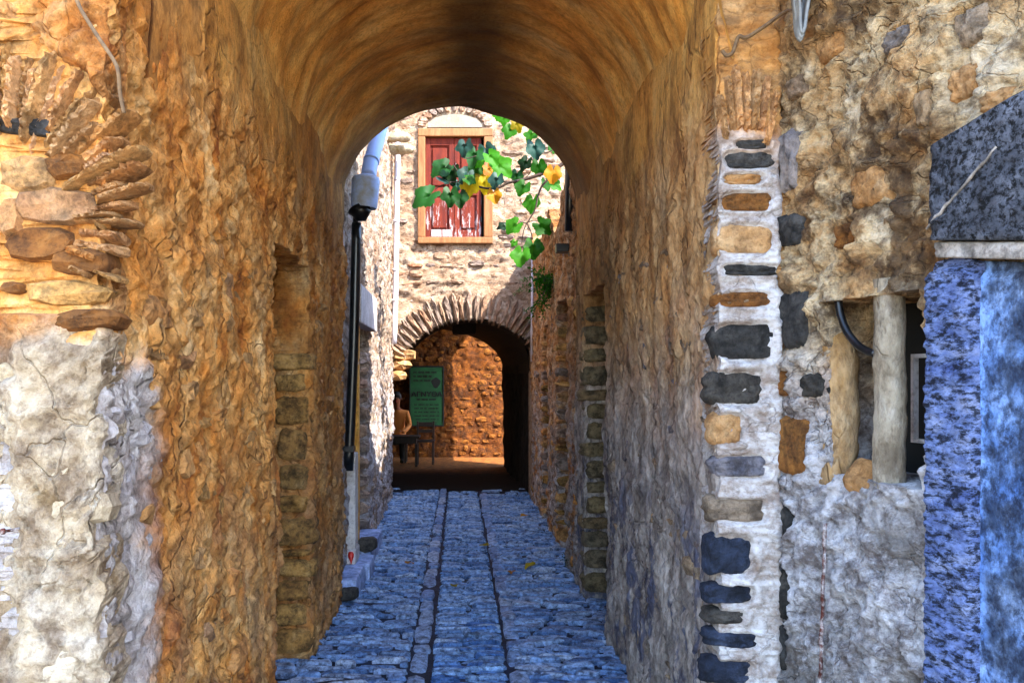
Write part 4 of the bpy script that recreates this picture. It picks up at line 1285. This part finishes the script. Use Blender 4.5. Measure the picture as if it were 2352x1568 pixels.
# two stone corbels
M['corbel'] = rock('lichened_corbel_stone', ['#8d7a50', '#b5a58a', '#c9c2b4'], 8, dark='#5a4a30', dark_amt=.6, bump=.9)
for (px0, px1, py0, py1, d, lab) in ((889, 943, 305, 327, 10.3, 'upper rounded stone corbel jutting out left of the red shutters'),
                                     (905, 949, 333, 354, 10.5, 'lower rounded stone corbel jutting out left of the red shutters')):
    x0, z1 = XZ(px0 - 25, py0, d); x1, z0 = XZ(px1, py1, d)
    n = 14
    vv = []
    for i in range(n + 1):
        s = i / n
        x = x0 + (x1 - x0) * s
        r = 1.0 if s < .85 else math.sqrt(max(1 - ((s - .85) / .15) ** 2 * .75, .02))
        for k in range(14):
            a = 2 * math.pi * k / 14
            vv.append((x, d + .09 * math.cos(a) * r, (z0 + z1) / 2 + (z1 - z0) / 2 * math.sin(a) * r))
    vv = np.array(vv); vv += .008 * np.stack([fbm(vv, 14, 2, 3), fbm(vv, 14, 2, 4), fbm(vv, 14, 2, 5)], 1)
    ff = [(i * 14 + k, i * 14 + (k + 1) % 14, (i + 1) * 14 + (k + 1) % 14, (i + 1) * 14 + k) for i in range(n) for k in range(14)] + [tuple(n * 14 + k for k in range(14))]
    o = mesh_obj('corbel', vv, ff, M['corbel'], None, tuple(vv.mean(0)))
    set_props(o, lab, 'corbel', 'stone corbels left of the shutters')
# thin pipe right of the facade
pts = [P(1223, 585, 10.75), P(1222, 700, 10.75), P(1221, 830, 10.75)]
o = MB().tube(pts, .016, 10).build('thin_pipe', M['pipe_grey'], None, tuple(pts[1]), True)
set_props(o, 'thin grey pipe ending beside the right side of the passage arch', 'conduit')
# black pipe and bracket on the right
pts = [P(1309, 330, 6.6), P(1309, 450, 6.6), P(1308, 531, 6.6)]
o = MB().tube(pts, .040, 16).build('black_pipe', M['pipe_black'], None, tuple(pts[1]), True)
set_props(o, 'short black pipe ending high beside the right tunnel mouth', 'pipe')
lb = thing('wall_lamp', 'black box lamp on a bracket on the right court wall', 'lamp', tuple(P(1310, 575, 6.9)))
p = P(1293, 571, 6.9)
MB().box(p.x - .062, p.x + .05, p.y - .06, p.y + .06, p.z - .035, p.z + .035, .008, .004).build('lamp_box', M['iron'], lb, tuple(p))
MB().box(p.x + .045, p.x + .10, p.y - .02, p.y + .02, p.z - .06, p.z + .07, .004).build('bracket', M['iron'], lb, tuple(p))

# ================================================================== PASSAGE BEHIND THE ARCH
pr = slab_wall('passage_wall', (.966, FY + .5), (.79, 15.0), -.05, 2.6, -1, .06, rough_disp(.03, 95), M['passage'], .5)
set_props(pr, 'wall in painted shade along the right of the covered passage', 'wall')
pl = slab_wall('passage_wall', (-2.4, FY + .5), (-2.4, 15.0), -.05, 2.6, 1, .08, rough_disp(.03, 96), M['passage'], .3)
set_props(pl, 'wall in painted shade at the hidden left of the covered passage', 'wall')
vv, ff = [], []
na, nyy = 30, 20
for i in range(na + 1):
    a = math.pi * i / na
    for j in range(nyy + 1):
        yy = FY + .35 + (15.02 - FY - .35) * j / nyy
        xr = .975 - .175 * (yy - FY) / 4.1
        xl = -2.45 + 1.4 * max(0, 1 - (yy - FY) / 1.2)
        xc, hw = (xl + xr) / 2, (xr - xl) / 2
        vv.append((xc - hw * math.cos(a), yy, 1.65 + .86 * math.sin(a) ** .8))
ff = [(i * (nyy + 1) + j, i * (nyy + 1) + j + 1, (i + 1) * (nyy + 1) + j + 1, (i + 1) * (nyy + 1) + j) for i in range(na) for j in range(nyy)]
# roof slab, plus an unseen cover added to darken the back wall's left
mbv = MB().add(vv, ff).box(-4, 1.6, FY + .56, 14.98, 2.56, 3.08).box(-4, .40, 15.0, 17.0, 2.75, 3.1)
pv = mbv.build('passage_vault', M['passage'], None, (-.5, 13, 1.6), False)
set_props(pv, 'vault in painted shade over the far covered passage', 'vault')
lamp_c = P(1066, 756, 11.9)
o = MB().box(lamp_c.x - .17, lamp_c.x + .17, lamp_c.y - .12, lamp_c.y + .12, lamp_c.z - .07, lamp_c.z + .09, .02, .01).build('beam_stub', M['passage'], None, tuple(lamp_c))
set_props(o, 'dark beam end under the crown of the passage arch', 'beam')
db = rough_disp(.03, 97, 1.3, 1.0)
bw = slab_wall('back_wall', (-3.2, 16.8), (3.6, 16.8), -.05, 3.6, 1, .035, db, M['back'], .3)
set_props(bw, 'orange lit rubble wall at the end of the covered passage', 'wall')
rubble(bw, (-3.2, 16.8), (3.6, 16.8), 1, 2.0, 4.1, .0, 2.6, (.09, .17), (.11, .3), .03, [M['s_back']], (.0, .03), .10, lambda u, v, w, h: not (-.99 < u - 3.2 + w / 2 and u - 3.2 - w / 2 < -.33 and .62 < v < 1.84), .9, 280, 51, disp=db)
mass('building', 'plain house mass closing the left end of the cross lane', 'building', -4.2, -3.0, 11.4, 17, -.05, 3.6, M['passage'])
# hanging sign
sg = thing('sign_board', 'dark green notice board with black Greek lettering on the orange wall', 'sign', (-.66, 16.70, .65))
M['sign'] = plain('sign_green', '#12552a', .6, 0, '#0c3f1f', 3, .05)
M['sign_ink'] = plain('sign_ink', '#050a08', .6, 0, '#050a08', 3, .0)
bx0, bx1, bz0, bz1 = -.985, -.335, .65, 1.81
MB().box(bx0, bx1, 16.665, 16.69, bz0, bz1, .004).build('board', M['sign'], sg, (-.66, 16.68, bz0))
for (a, b, c, d) in ((bx0 - .02, bx1 + .02, bz1, bz1 + .03), (bx0 - .02, bx1 + .02, bz0 - .03, bz0), (bx0 - .025, bx0, bz0, bz1), (bx1, bx1 + .025, bz0, bz1)):
    MB().box(a, b, 16.655, 16.70, c, d, .004).build('frame_bar', M['sign_ink'], sg, ((a + b) / 2, 16.68, c))
def text(body, size, x, z, parent, mat, align='CENTER', sx=1.0):
    cu = bpy.data.curves.new('lettering', 'FONT')
    cu.body = body; cu.size = size; cu.align_x = align; cu.align_y = 'CENTER'; cu.extrude = .003; cu.offset = .0035
    cu.materials.append(mat)
    tmp = bpy.data.objects.new('tmp', cu)
    COL.objects.link(tmp)
    me = bpy.data.meshes.new_from_object(tmp.evaluated_get(bpy.context.evaluated_depsgraph_get()))
    bpy.data.objects.remove(tmp)
    o = bpy.data.objects.new('lettering', me)
    COL.objects.link(o)
    o.parent = parent
    o.matrix_parent_inverse = Matrix.Translation(-Vector(parent.location))
    o.matrix_basis = Matrix.Translation((x, 16.657, z)) @ Matrix.Rotation(R(90), 4, 'X') @ Matrix.Diagonal((sx, 1, 1, 1))
    return o
text('ΑΓΝΥΘΑ', .135, -.655, 1.265, sg, M['sign_ink'], sx=1.12)
def ink(rows, name='print_line'):
    rr = random.Random(4)
    for (z, x0, x1, th) in rows:
        mb = MB(); x = x0
        while x < x1 - .01:
            w = rr.uniform(.05, .15)
            w = min(w, x1 - x)
            q = x
            while q < x + w:
                e = min(q + rr.uniform(.008, .016), x + w)
                hh = th * rr.uniform(.6, 1.0)
                mb.box(q, e - .003, 16.6605, 16.664, z - hh / 2, z + hh / 2)
                q = e
            x += w + .025
        mb.build(name, M['sign_ink'], sg, ((x0 + x1) / 2, 16.66, z))['kind'] = 'stuff'
ink([(1.165, -.86, -.45, .045), (1.06, -.91, -.41, .032), (.985, -.91, -.41, .032), (.91, -.91, -.41, .032), (.835, -.91, -.40, .032), (.765, -.88, -.42, .026), (.70, -.80, -.45, .024),
     (1.63, -.93, -.55, .05), (1.545, -.93, -.58, .04), (1.71, -.93, -.45, .045)])
# dark round emblem at the upper right of the board
vv = [(-.47 + .09 * math.cos(t) * (1 + .15 * math.sin(3 * t)), 16.6608, 1.50 + .10 * math.sin(t) * (1 + .1 * math.cos(4 * t))) for t in np.linspace(0, 2 * math.pi, 24, endpoint=False)]
mesh_obj('emblem', vv, [tuple(range(24))], M['sign_ink'], sg, (-.47, 16.66, 1.5), False)

# ------------------------------------------------------------------ person seated at a low table
def skin_body(name, joints, edges, mat, parent, loc, root=0, sub=2):
    me = bpy.data.meshes.new(name)
    me.from_pydata([tuple(Vector(j[:3]) - Vector(loc)) for j in joints], edges, [])
    o = bpy.data.objects.new(name, me)
    COL.objects.link(o); o.location = loc
    me.materials.append(mat)
    o.modifiers.new('skin', 'SKIN')
    for i, j in enumerate(joints):
        r = j[3] if isinstance(j[3], tuple) else (j[3], j[3])
        me.skin_vertices[0].data[i].radius = r
    me.skin_vertices[0].data[root].use_root = True
    ss = o.modifiers.new('sub', 'SUBSURF'); ss.levels = sub; ss.render_levels = sub
    o.modifiers['skin'].use_smooth_shade = True
    if parent:
        attach(o, parent); o['_wl'] = tuple(loc)
    return o
M['skin'] = plain('skin', '#8a4a28', .6, 0, '#7a3f20', 20, .02)
M['shirt'] = plain('orange_shirt', '#d98a45', .85, 0, '#c06a28', 14, .3)
M['hair'] = plain('dark_hair', '#140c08', .7, 0, '#1d120b', 60, .4)
M['trousers'] = plain('dark_trousers', '#15120f', .9, 0, '#1d1814', 20, .2)
px_, py_ = -1.19, 15.75
per = thing('person', 'person in an orange shirt seated at the low dark table', 'person', (px_, py_, 0))
J = [(0, .05, .46, (.16, .13)), (0, .03, .70, (.15, .11)), (0, -.02, .90, (.18, .11)), (0, -.05, 1.0, (.07, .065)), (0, -.07, 1.06, (.055, .055)), (0, -.10, 1.17, (.085, .10)), (0, -.10, 1.26, (.07, .085)),
     (.19, -.02, .93, (.065, .065)), (.25, -.06, .70, (.05, .05)), (.17, -.27, .60, (.042, .042)), (.12, -.33, .60, (.035, .03)),
     (-.19, -.02, .93, (.065, .065)), (-.25, -.06, .70, (.05, .05)), (-.17, -.27, .60, (.042, .042)), (-.12, -.33, .60, (.035, .03)),
     (.11, -.02, .44, (.09, .085)), (.13, -.40, .46, (.068, .068)), (.13, -.42, .08, (.045, .045)), (.13, -.52, .04, (.04, .035)),
     (-.11, -.02, .44, (.09, .085)), (-.13, -.40, .46, (.068, .068)), (-.13, -.42, .08, (.045, .045)), (-.13, -.52, .04, (.04, .035))]
J = [(px_ + a, py_ + b, c, r) for a, b, c, r in J]
E = [(0, 1), (1, 2), (2, 3), (3, 4), (4, 5), (5, 6), (2, 7), (7, 8), (8, 9), (9, 10), (2, 11), (11, 12), (12, 13), (13, 14), (0, 15), (15, 16), (16, 17), (17, 18), (0, 19), (19, 20), (20, 21), (21, 22)]
nt = NT('person_clothes')                              # skin, shirt and trousers change at the neckline, cuffs and waist
gg = nt.new('NewGeometry'); sp = nt.new('SeparateXYZ'); nt.l(gg.outputs['Position'], sp.inputs[0])
c1 = nt.mix(smoothmask(nt, sp.outputs[2], .515, .525), lin('#15120f'), lin('#c8742e'))
c2 = nt.mix(smoothmask(nt, sp.outputs[2], .985, .995), c1, lin('#8a4a28'))
nt.l(c2, nt.bsdf.inputs['Base Color']); nt.bsdf.inputs['Roughness'].default_value = .8
skin_body('body', J, E, nt.m, per, (px_, py_, .45))
# face details and hair
hc = Vector((px_, py_ - .10, 1.20))
MB().tube([hc + Vector((0, -.085, .02)), hc + Vector((0, -.115, -.015)), hc + Vector((0, -.09, -.025))], [.01, .016, .008], 8).build('nose', M['skin'], per, tuple(hc), True)
for s in (-1, 1):
    MB().tube([hc + Vector((s * .035, -.088, .025)), hc + Vector((s * .035, -.098, .025))], [.012, .006], 8).build('eye', M['hair'], per, tuple(hc), True)
    MB().tube([hc + Vector((s * .085, 0, .02)), hc + Vector((s * .098, .005, -.02))], [.02, .014], 8).build('ear', M['skin'], per, tuple(hc), True)
    h = Vector((px_ + s * .12, py_ - .33, .60))
    for k in range(5):
        a = Vector(((k - 2) * .014, -.02, 0)) if k < 4 else Vector((-s * .03, .0, .01))
        b = a + (Vector((0, -.045 - .01 * (1 - abs(k - 1.5) / 2), -.004)) if k < 4 else Vector((-s * .02, -.03, 0)))
        MB().tube([h + a, h + (a + b) / 2 + Vector((0, 0, .006)), h + b], [.009, .008, .006], 6).build('finger', M['skin'], per, tuple(h), True)
MB().tube([hc + Vector((0, -.075, -.05)), hc + Vector((0, -.09, -.05))], [.02, .012], 8).build('mouth', M['redp'], per, tuple(hc), True)
hv = []
for i in range(9):
    for k in range(16):
        th = math.pi * .62 * i / 8; ph = 2 * math.pi * k / 16
        r = 1.06 + .04 * math.sin(5 * ph + i)
        q = Vector((.092 * r * math.sin(th) * math.cos(ph), .108 * r * math.sin(th) * math.sin(ph) + .018, .10 * r * math.cos(th) + .035))
        if q.y < -.06 and q.z < .07: q.y = -.06
        hv.append(tuple(hc + q))
hf = [(i * 16 + k, i * 16 + (k + 1) % 16, (i + 1) * 16 + (k + 1) % 16, (i + 1) * 16 + k) for i in range(8) for k in range(16)]
mesh_obj('hair', hv, hf, M['hair'], per, tuple(hc), True)
M['dark_wood'] = plain('dark_brown_wood', '#1d0d08', .6, 0, '#2c140c', 20, .2)
def legs(root, x0, x1, y0, y1, z1, r, mat):
    for x in (x0, x1):
        for yy in (y0, y1):
            MB().box(x - r, x + r, yy - r, yy + r, -.016, z1, .004).build('leg', mat, root, (x, yy, 0))
tb = thing('low_table', 'low dark wooden table in front of the seated person', 'table', (-1.05, 15.15, 0))
MB().box(-1.48, -.72, 14.93, 15.45, .50, .535, .006).build('tabletop', M['dark_wood'], tb, (-1.1, 15.2, .5))
MB().box(-1.42, -.78, 14.99, 15.39, .40, .498, .004).build('apron', M['dark_wood'], tb, (-1.1, 15.2, .4))
legs(tb, -1.42, -.78, 14.99, 15.39, .40, .025, M['dark_wood'])
stl = thing('stool', 'dark stool under the seated person', 'stool', (px_, py_ + .05, 0))
MB().box(px_ - .2, px_ + .2, py_ - .15, py_ + .25, .33, .365, .01).build('seat', M['dark_wood'], stl, (px_, py_, .33))
legs(stl, px_ - .17, px_ + .17, py_ - .12, py_ + .22, .33, .02, M['dark_wood'])
ch = thing('wooden_chair', 'empty dark chair standing below the green notice board', 'chair', (-.62, 15.5, 0))
M['chair'] = plain('reddish_brown_wood', '#34110a', .5, 0, '#260c06', 14, .2)
MB().box(-.82, -.46, 15.32, 15.70, .40, .43, .008).build('seat', M['chair'], ch, (-.64, 15.5, .4))
legs(ch, -.79, -.49, 15.35, 15.67, .40, .018, M['chair'])
for x in (-.79, -.49):
    MB().box(x - .018, x + .018, 15.66, 15.695, .432, .78, .004).build('back_post', M['chair'], ch, (x, 15.67, .43))
for zz in (.56, .70):
    MB().box(-.77, -.51, 15.668, 15.69, zz, zz + .06, .004).build('back_slat', M['chair'], ch, (-.64, 15.68, zz))

# ================================================================== VINE
def leaf_mesh(seed):
    rnd = random.Random(seed)
    n = 36
    pts = []
    deep = rnd.uniform(.05, .12)
    for k in range(n):
        a = 2 * math.pi * k / n                 # 0 at the stalk, pi at the tip
        r = .40 + .12 * math.sin(a / 2) ** 3 + deep * math.cos(5 * (a - math.pi)) * (math.sin(a / 2) ** .7) * .8
        r += (.022 if k % 2 else -.012) + rnd.uniform(-.012, .012)
        if k in (0,): r = .10
        if k in (1, n - 1): r = .24
        pts.append((-math.sin(a) * r * rnd.uniform(.93, 1.0), -math.cos(a) * r))
    curl, fold = rnd.uniform(.25, .6), rnd.uniform(.15, .5)
    def z(x, y): return fold * abs(x) - curl * (x * x * .8 + max(y, 0) ** 2) + .03 * math.sin(9 * x + 7 * y + seed)
    v = [(0, -.06, z(0, -.06))]
    for q in (.35, .7, 1.0):
        for (x, y) in pts: v.append((x * q, y * q, z(x * q, y * q)))
    f = [(0, 1 + k, 1 + (k + 1) % n) for k in range(n)]
    for L in (0, 1):
        f += [(1 + L * n + k, 1 + (L + 1) * n + k, 1 + (L + 1) * n + (k + 1) % n, 1 + L * n + (k + 1) % n) for k in range(n)]
    me = bpy.data.meshes.new('leaf_shape')
    me.from_pydata(v, [], f)
    me.polygons.foreach_set('use_smooth', [True] * len(f))
    me.materials.append(None)
    me.update()
    return me
LEAF = [leaf_mesh(s) for s in range(8)]
VD = 8.2
vine = thing('vine_branch', 'hanging vine branch with green and yellow leaves before the red shutters', 'vine', tuple(P(1330, 390, VD)))
def zc(x, y): return 943.8 + .193 * x, 242 + .193 * y
LV = [(1035, 110, 120, 100, 'g'), (1110, 160, 140, 95, 'g'), (1180, 290, 190, 115, 'g'), (1265, 220, 170, 75, 'y'), (1500, 250, 150, 70, 'g'), (1440, 350, 180, 120, 'g'),
      (1475, 500, 240, 80, 'b'), (1670, 490, 140, 60, 'g'), (1370, 680, 180, 120, 'd'), (1260, 830, 170, 100, 'd'), (1520, 720, 200, 85, 'g'), (1690, 800, 210, 95, 'br'),
      (1610, 920, 170, 70, 'g'), (1700, 950, 160, 30, 'g'), (1340, 970, 200, 120, 'g'), (1450, 1150, 230, 100, 'g'), (1240, 1430, 210, 140, 'g'), (1110, 1440, 150, 165, 'd'), (1550, 1430, 230, 40, 'g'),
      (640, 480, 190, 100, 'b'), (760, 590, 230, 110, 'd'), (900, 540, 210, 70, 'b'), (950, 610, 180, 50, 'g'), (1060, 720, 240, 40, 'g'), (760, 740, 210, 80, 'g'), (850, 830, 240, 100, 'y'),
      (720, 950, 230, 110, 'y'), (660, 820, 190, 120, 'b'), (500, 800, 210, 95, 'd'), (390, 745, 240, 150, 'd'), (400, 880, 210, 20, 'b'), (200, 1070, 290, 148, 'd'), (470, 1060, 200, 90, 'd'),
      (580, 1090, 190, 85, 'd'), (1020, 880, 170, 110, 'b'), (990, 1060, 160, 80, 'br'), (930, 760, 160, 60, 'br'), (820, 660, 180, 140, 'g'), (690, 880, 150, 20, 'g'), (880, 930, 180, 90, 'y'),
      (1230, 1630, 90, 120, 'g'), (1455, 1680, 260, 88, 'g'), (1315, 1775, 240, 105, 'g'), (560, 940, 130, 100, 'b')]
rl = random.Random(2)
for (x, y, s, tip, c) in LV:
    px, py = zc(x, y)
    size = s * .193 * VD / S_PX * (1.25 if x < 1100 and 400 < y < 1150 else 1.1)
    d = VD + rl.uniform(-.25, .25)
    p = P(px, py, d)
    ti = Vector((math.cos(R(tip)), rl.uniform(-.35, .1), -math.sin(R(tip)))).normalized()
    nn_ = (Vector((rl.uniform(-.5, .5), -1, rl.uniform(.1, .8)))).normalized()
    nn_ = (nn_ - nn_.dot(ti) * ti).normalized()
    xx = ti.cross(nn_)
    m = Matrix(((xx.x * size, ti.x * size, nn_.x * size, p.x), (xx.y * size, ti.y * size, nn_.y * size, p.y), (xx.z * size, ti.z * size, nn_.z * size, p.z), (0, 0, 0, 1)))
    o = bpy.data.objects.new('leaf', rl.choice(LEAF))
    COL.objects.link(o)
    o.parent = vine; o.matrix_parent_inverse = Matrix.Translation(-Vector(vine.location)); o.matrix_basis = m
    o.material_slots[0].link = 'OBJECT'; o.material_slots[0].material = M['leaf_' + c]
def vstem(pts, r0, r1):
    q = smooth_path([P(*zc(x, y), VD + .02) for x, y in pts], 5)
    MB().tube(q, [1.35 * (r0 + (r1 - r0) * i / (len(q) - 1)) for i in range(len(q))], 7).build('stem', M['stem'], vine, tuple(q[0]), True)
vstem([(2050, 560), (1820, 690), (1700, 760), (1500, 835), (1300, 895), (1160, 920), (1050, 975), (920, 990), (780, 960), (640, 915), (480, 915)], .017, .005)
vstem([(1150, 915), (1080, 900), (1010, 860)], .009, .005)
vstem([(1700, 760), (1640, 870), (1560, 960), (1510, 1090), (1480, 1230), (1420, 1340), (1380, 1400), (1300, 1385)], .010, .004)
vstem([(1380, 1400), (1340, 1500), (1320, 1640)], .004, .003)
vstem([(1380, 1400), (1430, 1510), (1450, 1600)], .004, .003)
vstem([(1380, 1395), (1460, 1370), (1520, 1380)], .004, .003)
vstem([(1740, 460), (1690, 530), (1620, 560), (1560, 555)], .006, .003)
vstem([(1300, 895), (1400, 830), (1440, 740)], .004, .003)
vstem([(600, 610), (680, 630), (780, 600)], .004, .003)
vstem([(480, 915), (350, 960), (290, 1000)], .005, .003)
vstem([(640, 915), (560, 790), (500, 700)], .005, .003)
vstem([(2000, -200), (1800, 100), (1560, 130), (1330, 40), (1100, 40)], .008, .004)
vstem([(1790, 120), (1770, 400), (1740, 470)], .007, .004)

# leafy plant rooted in the right court wall
wp = thing('wall_plant', 'small leafy plant growing out of the right court wall', 'plant', tuple(P(1268, 650, 8.3)))
v, f = [], []
def sprig(a, b, n, s, v, f, rr):
    for i in range(n):
        t = i / n
        c = a.lerp(b, t) + Vector([rr.uniform(-.02, .02) for _ in range(3)])
        d = Vector([rr.uniform(-1, 1) for _ in range(3)]).normalized() * s * rr.uniform(.6, 1.3)
        e = d.cross(Vector([rr.uniform(-1, 1) for _ in range(3)])).normalized() * s * .5
        k = len(v)
        v += [tuple(c), tuple(c + d * .5 + e * .5), tuple(c + d), tuple(c + d * .5 - e * .5)]
        f.append((k, k + 1, k + 2, k + 3))
rr = random.Random(8)
root_p = P(1270, 640, 8.3)
stem_mb = MB()
for k in range(26):
    tgt = P(rr.uniform(1195, 1278), rr.uniform(605, 720) + (0 if k % 3 else 30), 8.3 + rr.uniform(-.3, .3))
    st_ = P(rr.uniform(1255, 1280), rr.uniform(620, 690), 8.3 + rr.uniform(-.2, .2))
    sprig(st_, tgt, 40, .036, v, f, rr)
    stem_mb.tube([st_, st_.lerp(tgt, .5) + Vector((0, 0, .02)), tgt], .0025, 4, False)
for (x0, y0, x1, y1) in ((1250, 640, 1183, 672), (1255, 615, 1200, 645)):
    sprig(P(x0, y0, 8.2), P(x1, y1, 8.2), 60, .03, v, f, rr)
o = mesh_obj('foliage', v, f, M['leaf_g'], wp, tuple(root_p), False)
o['kind'] = 'stuff'
stem_mb.build('stems', M['stem'], wp, tuple(root_p), True)
# weeds along the foot of the right court wall
v, f = [], []
for k in range(6):
    b = Vector((.90 + rr.uniform(-.03, .03), 6.9 + rr.uniform(-.3, .3), .02))
    sprig(b, b + Vector((rr.uniform(-.06, .02), rr.uniform(-.1, .1), rr.uniform(.03, .09))), 18, .018, v, f, rr)
o = mesh_obj('weeds', v, f, M['leaf_d'], None, (.9, 6.9, 0), False)
set_props(o, 'low green weeds at the foot of the right court wall', 'weeds', kind='stuff')

# ================================================================== FALLEN LEAVES
for (px, py, s, mk, lab) in ((1114, 1259, 15, 'y', 'yellow fallen leaf on the middle paving band, farthest of the yellow ones'), (1222, 1306, 20, 'y', 'yellow fallen leaf nearest the right court wall'),
                             (1042, 1353, 14, 'y', 'yellow fallen leaf on the paving nearest the camera'), (1175, 1320, 12, 'br', 'brown fallen leaf just left of the yellow one by the right wall'),
                             (1205, 1188, 12, 'br', 'brown fallen leaf near the passage arch'), (940, 1300, 16, 'br', 'reddish brown fallen leaf on the left paving band')):
    Y = S_PX * EYE / (py - CY)
    size = s * Y / S_PX * 1.7
    o = bpy.data.objects.new('fallen_leaf', rl.choice(LEAF))
    COL.objects.link(o)
    o.location = ((px - CX) * Y / S_PX, Y, .03)
    o.rotation_euler = (rl.uniform(-.15, .15), rl.uniform(-.15, .15), rl.uniform(0, 6))
    o.scale = (size, size, size)
    o.material_slots[0].link = 'OBJECT'; o.material_slots[0].material = M['leaf_' + mk]
    set_props(o, lab, 'leaf', 'leaves fallen on the paving')
for o in list(bpy.data.objects):
    if '_wl' in o: del o['_wl']
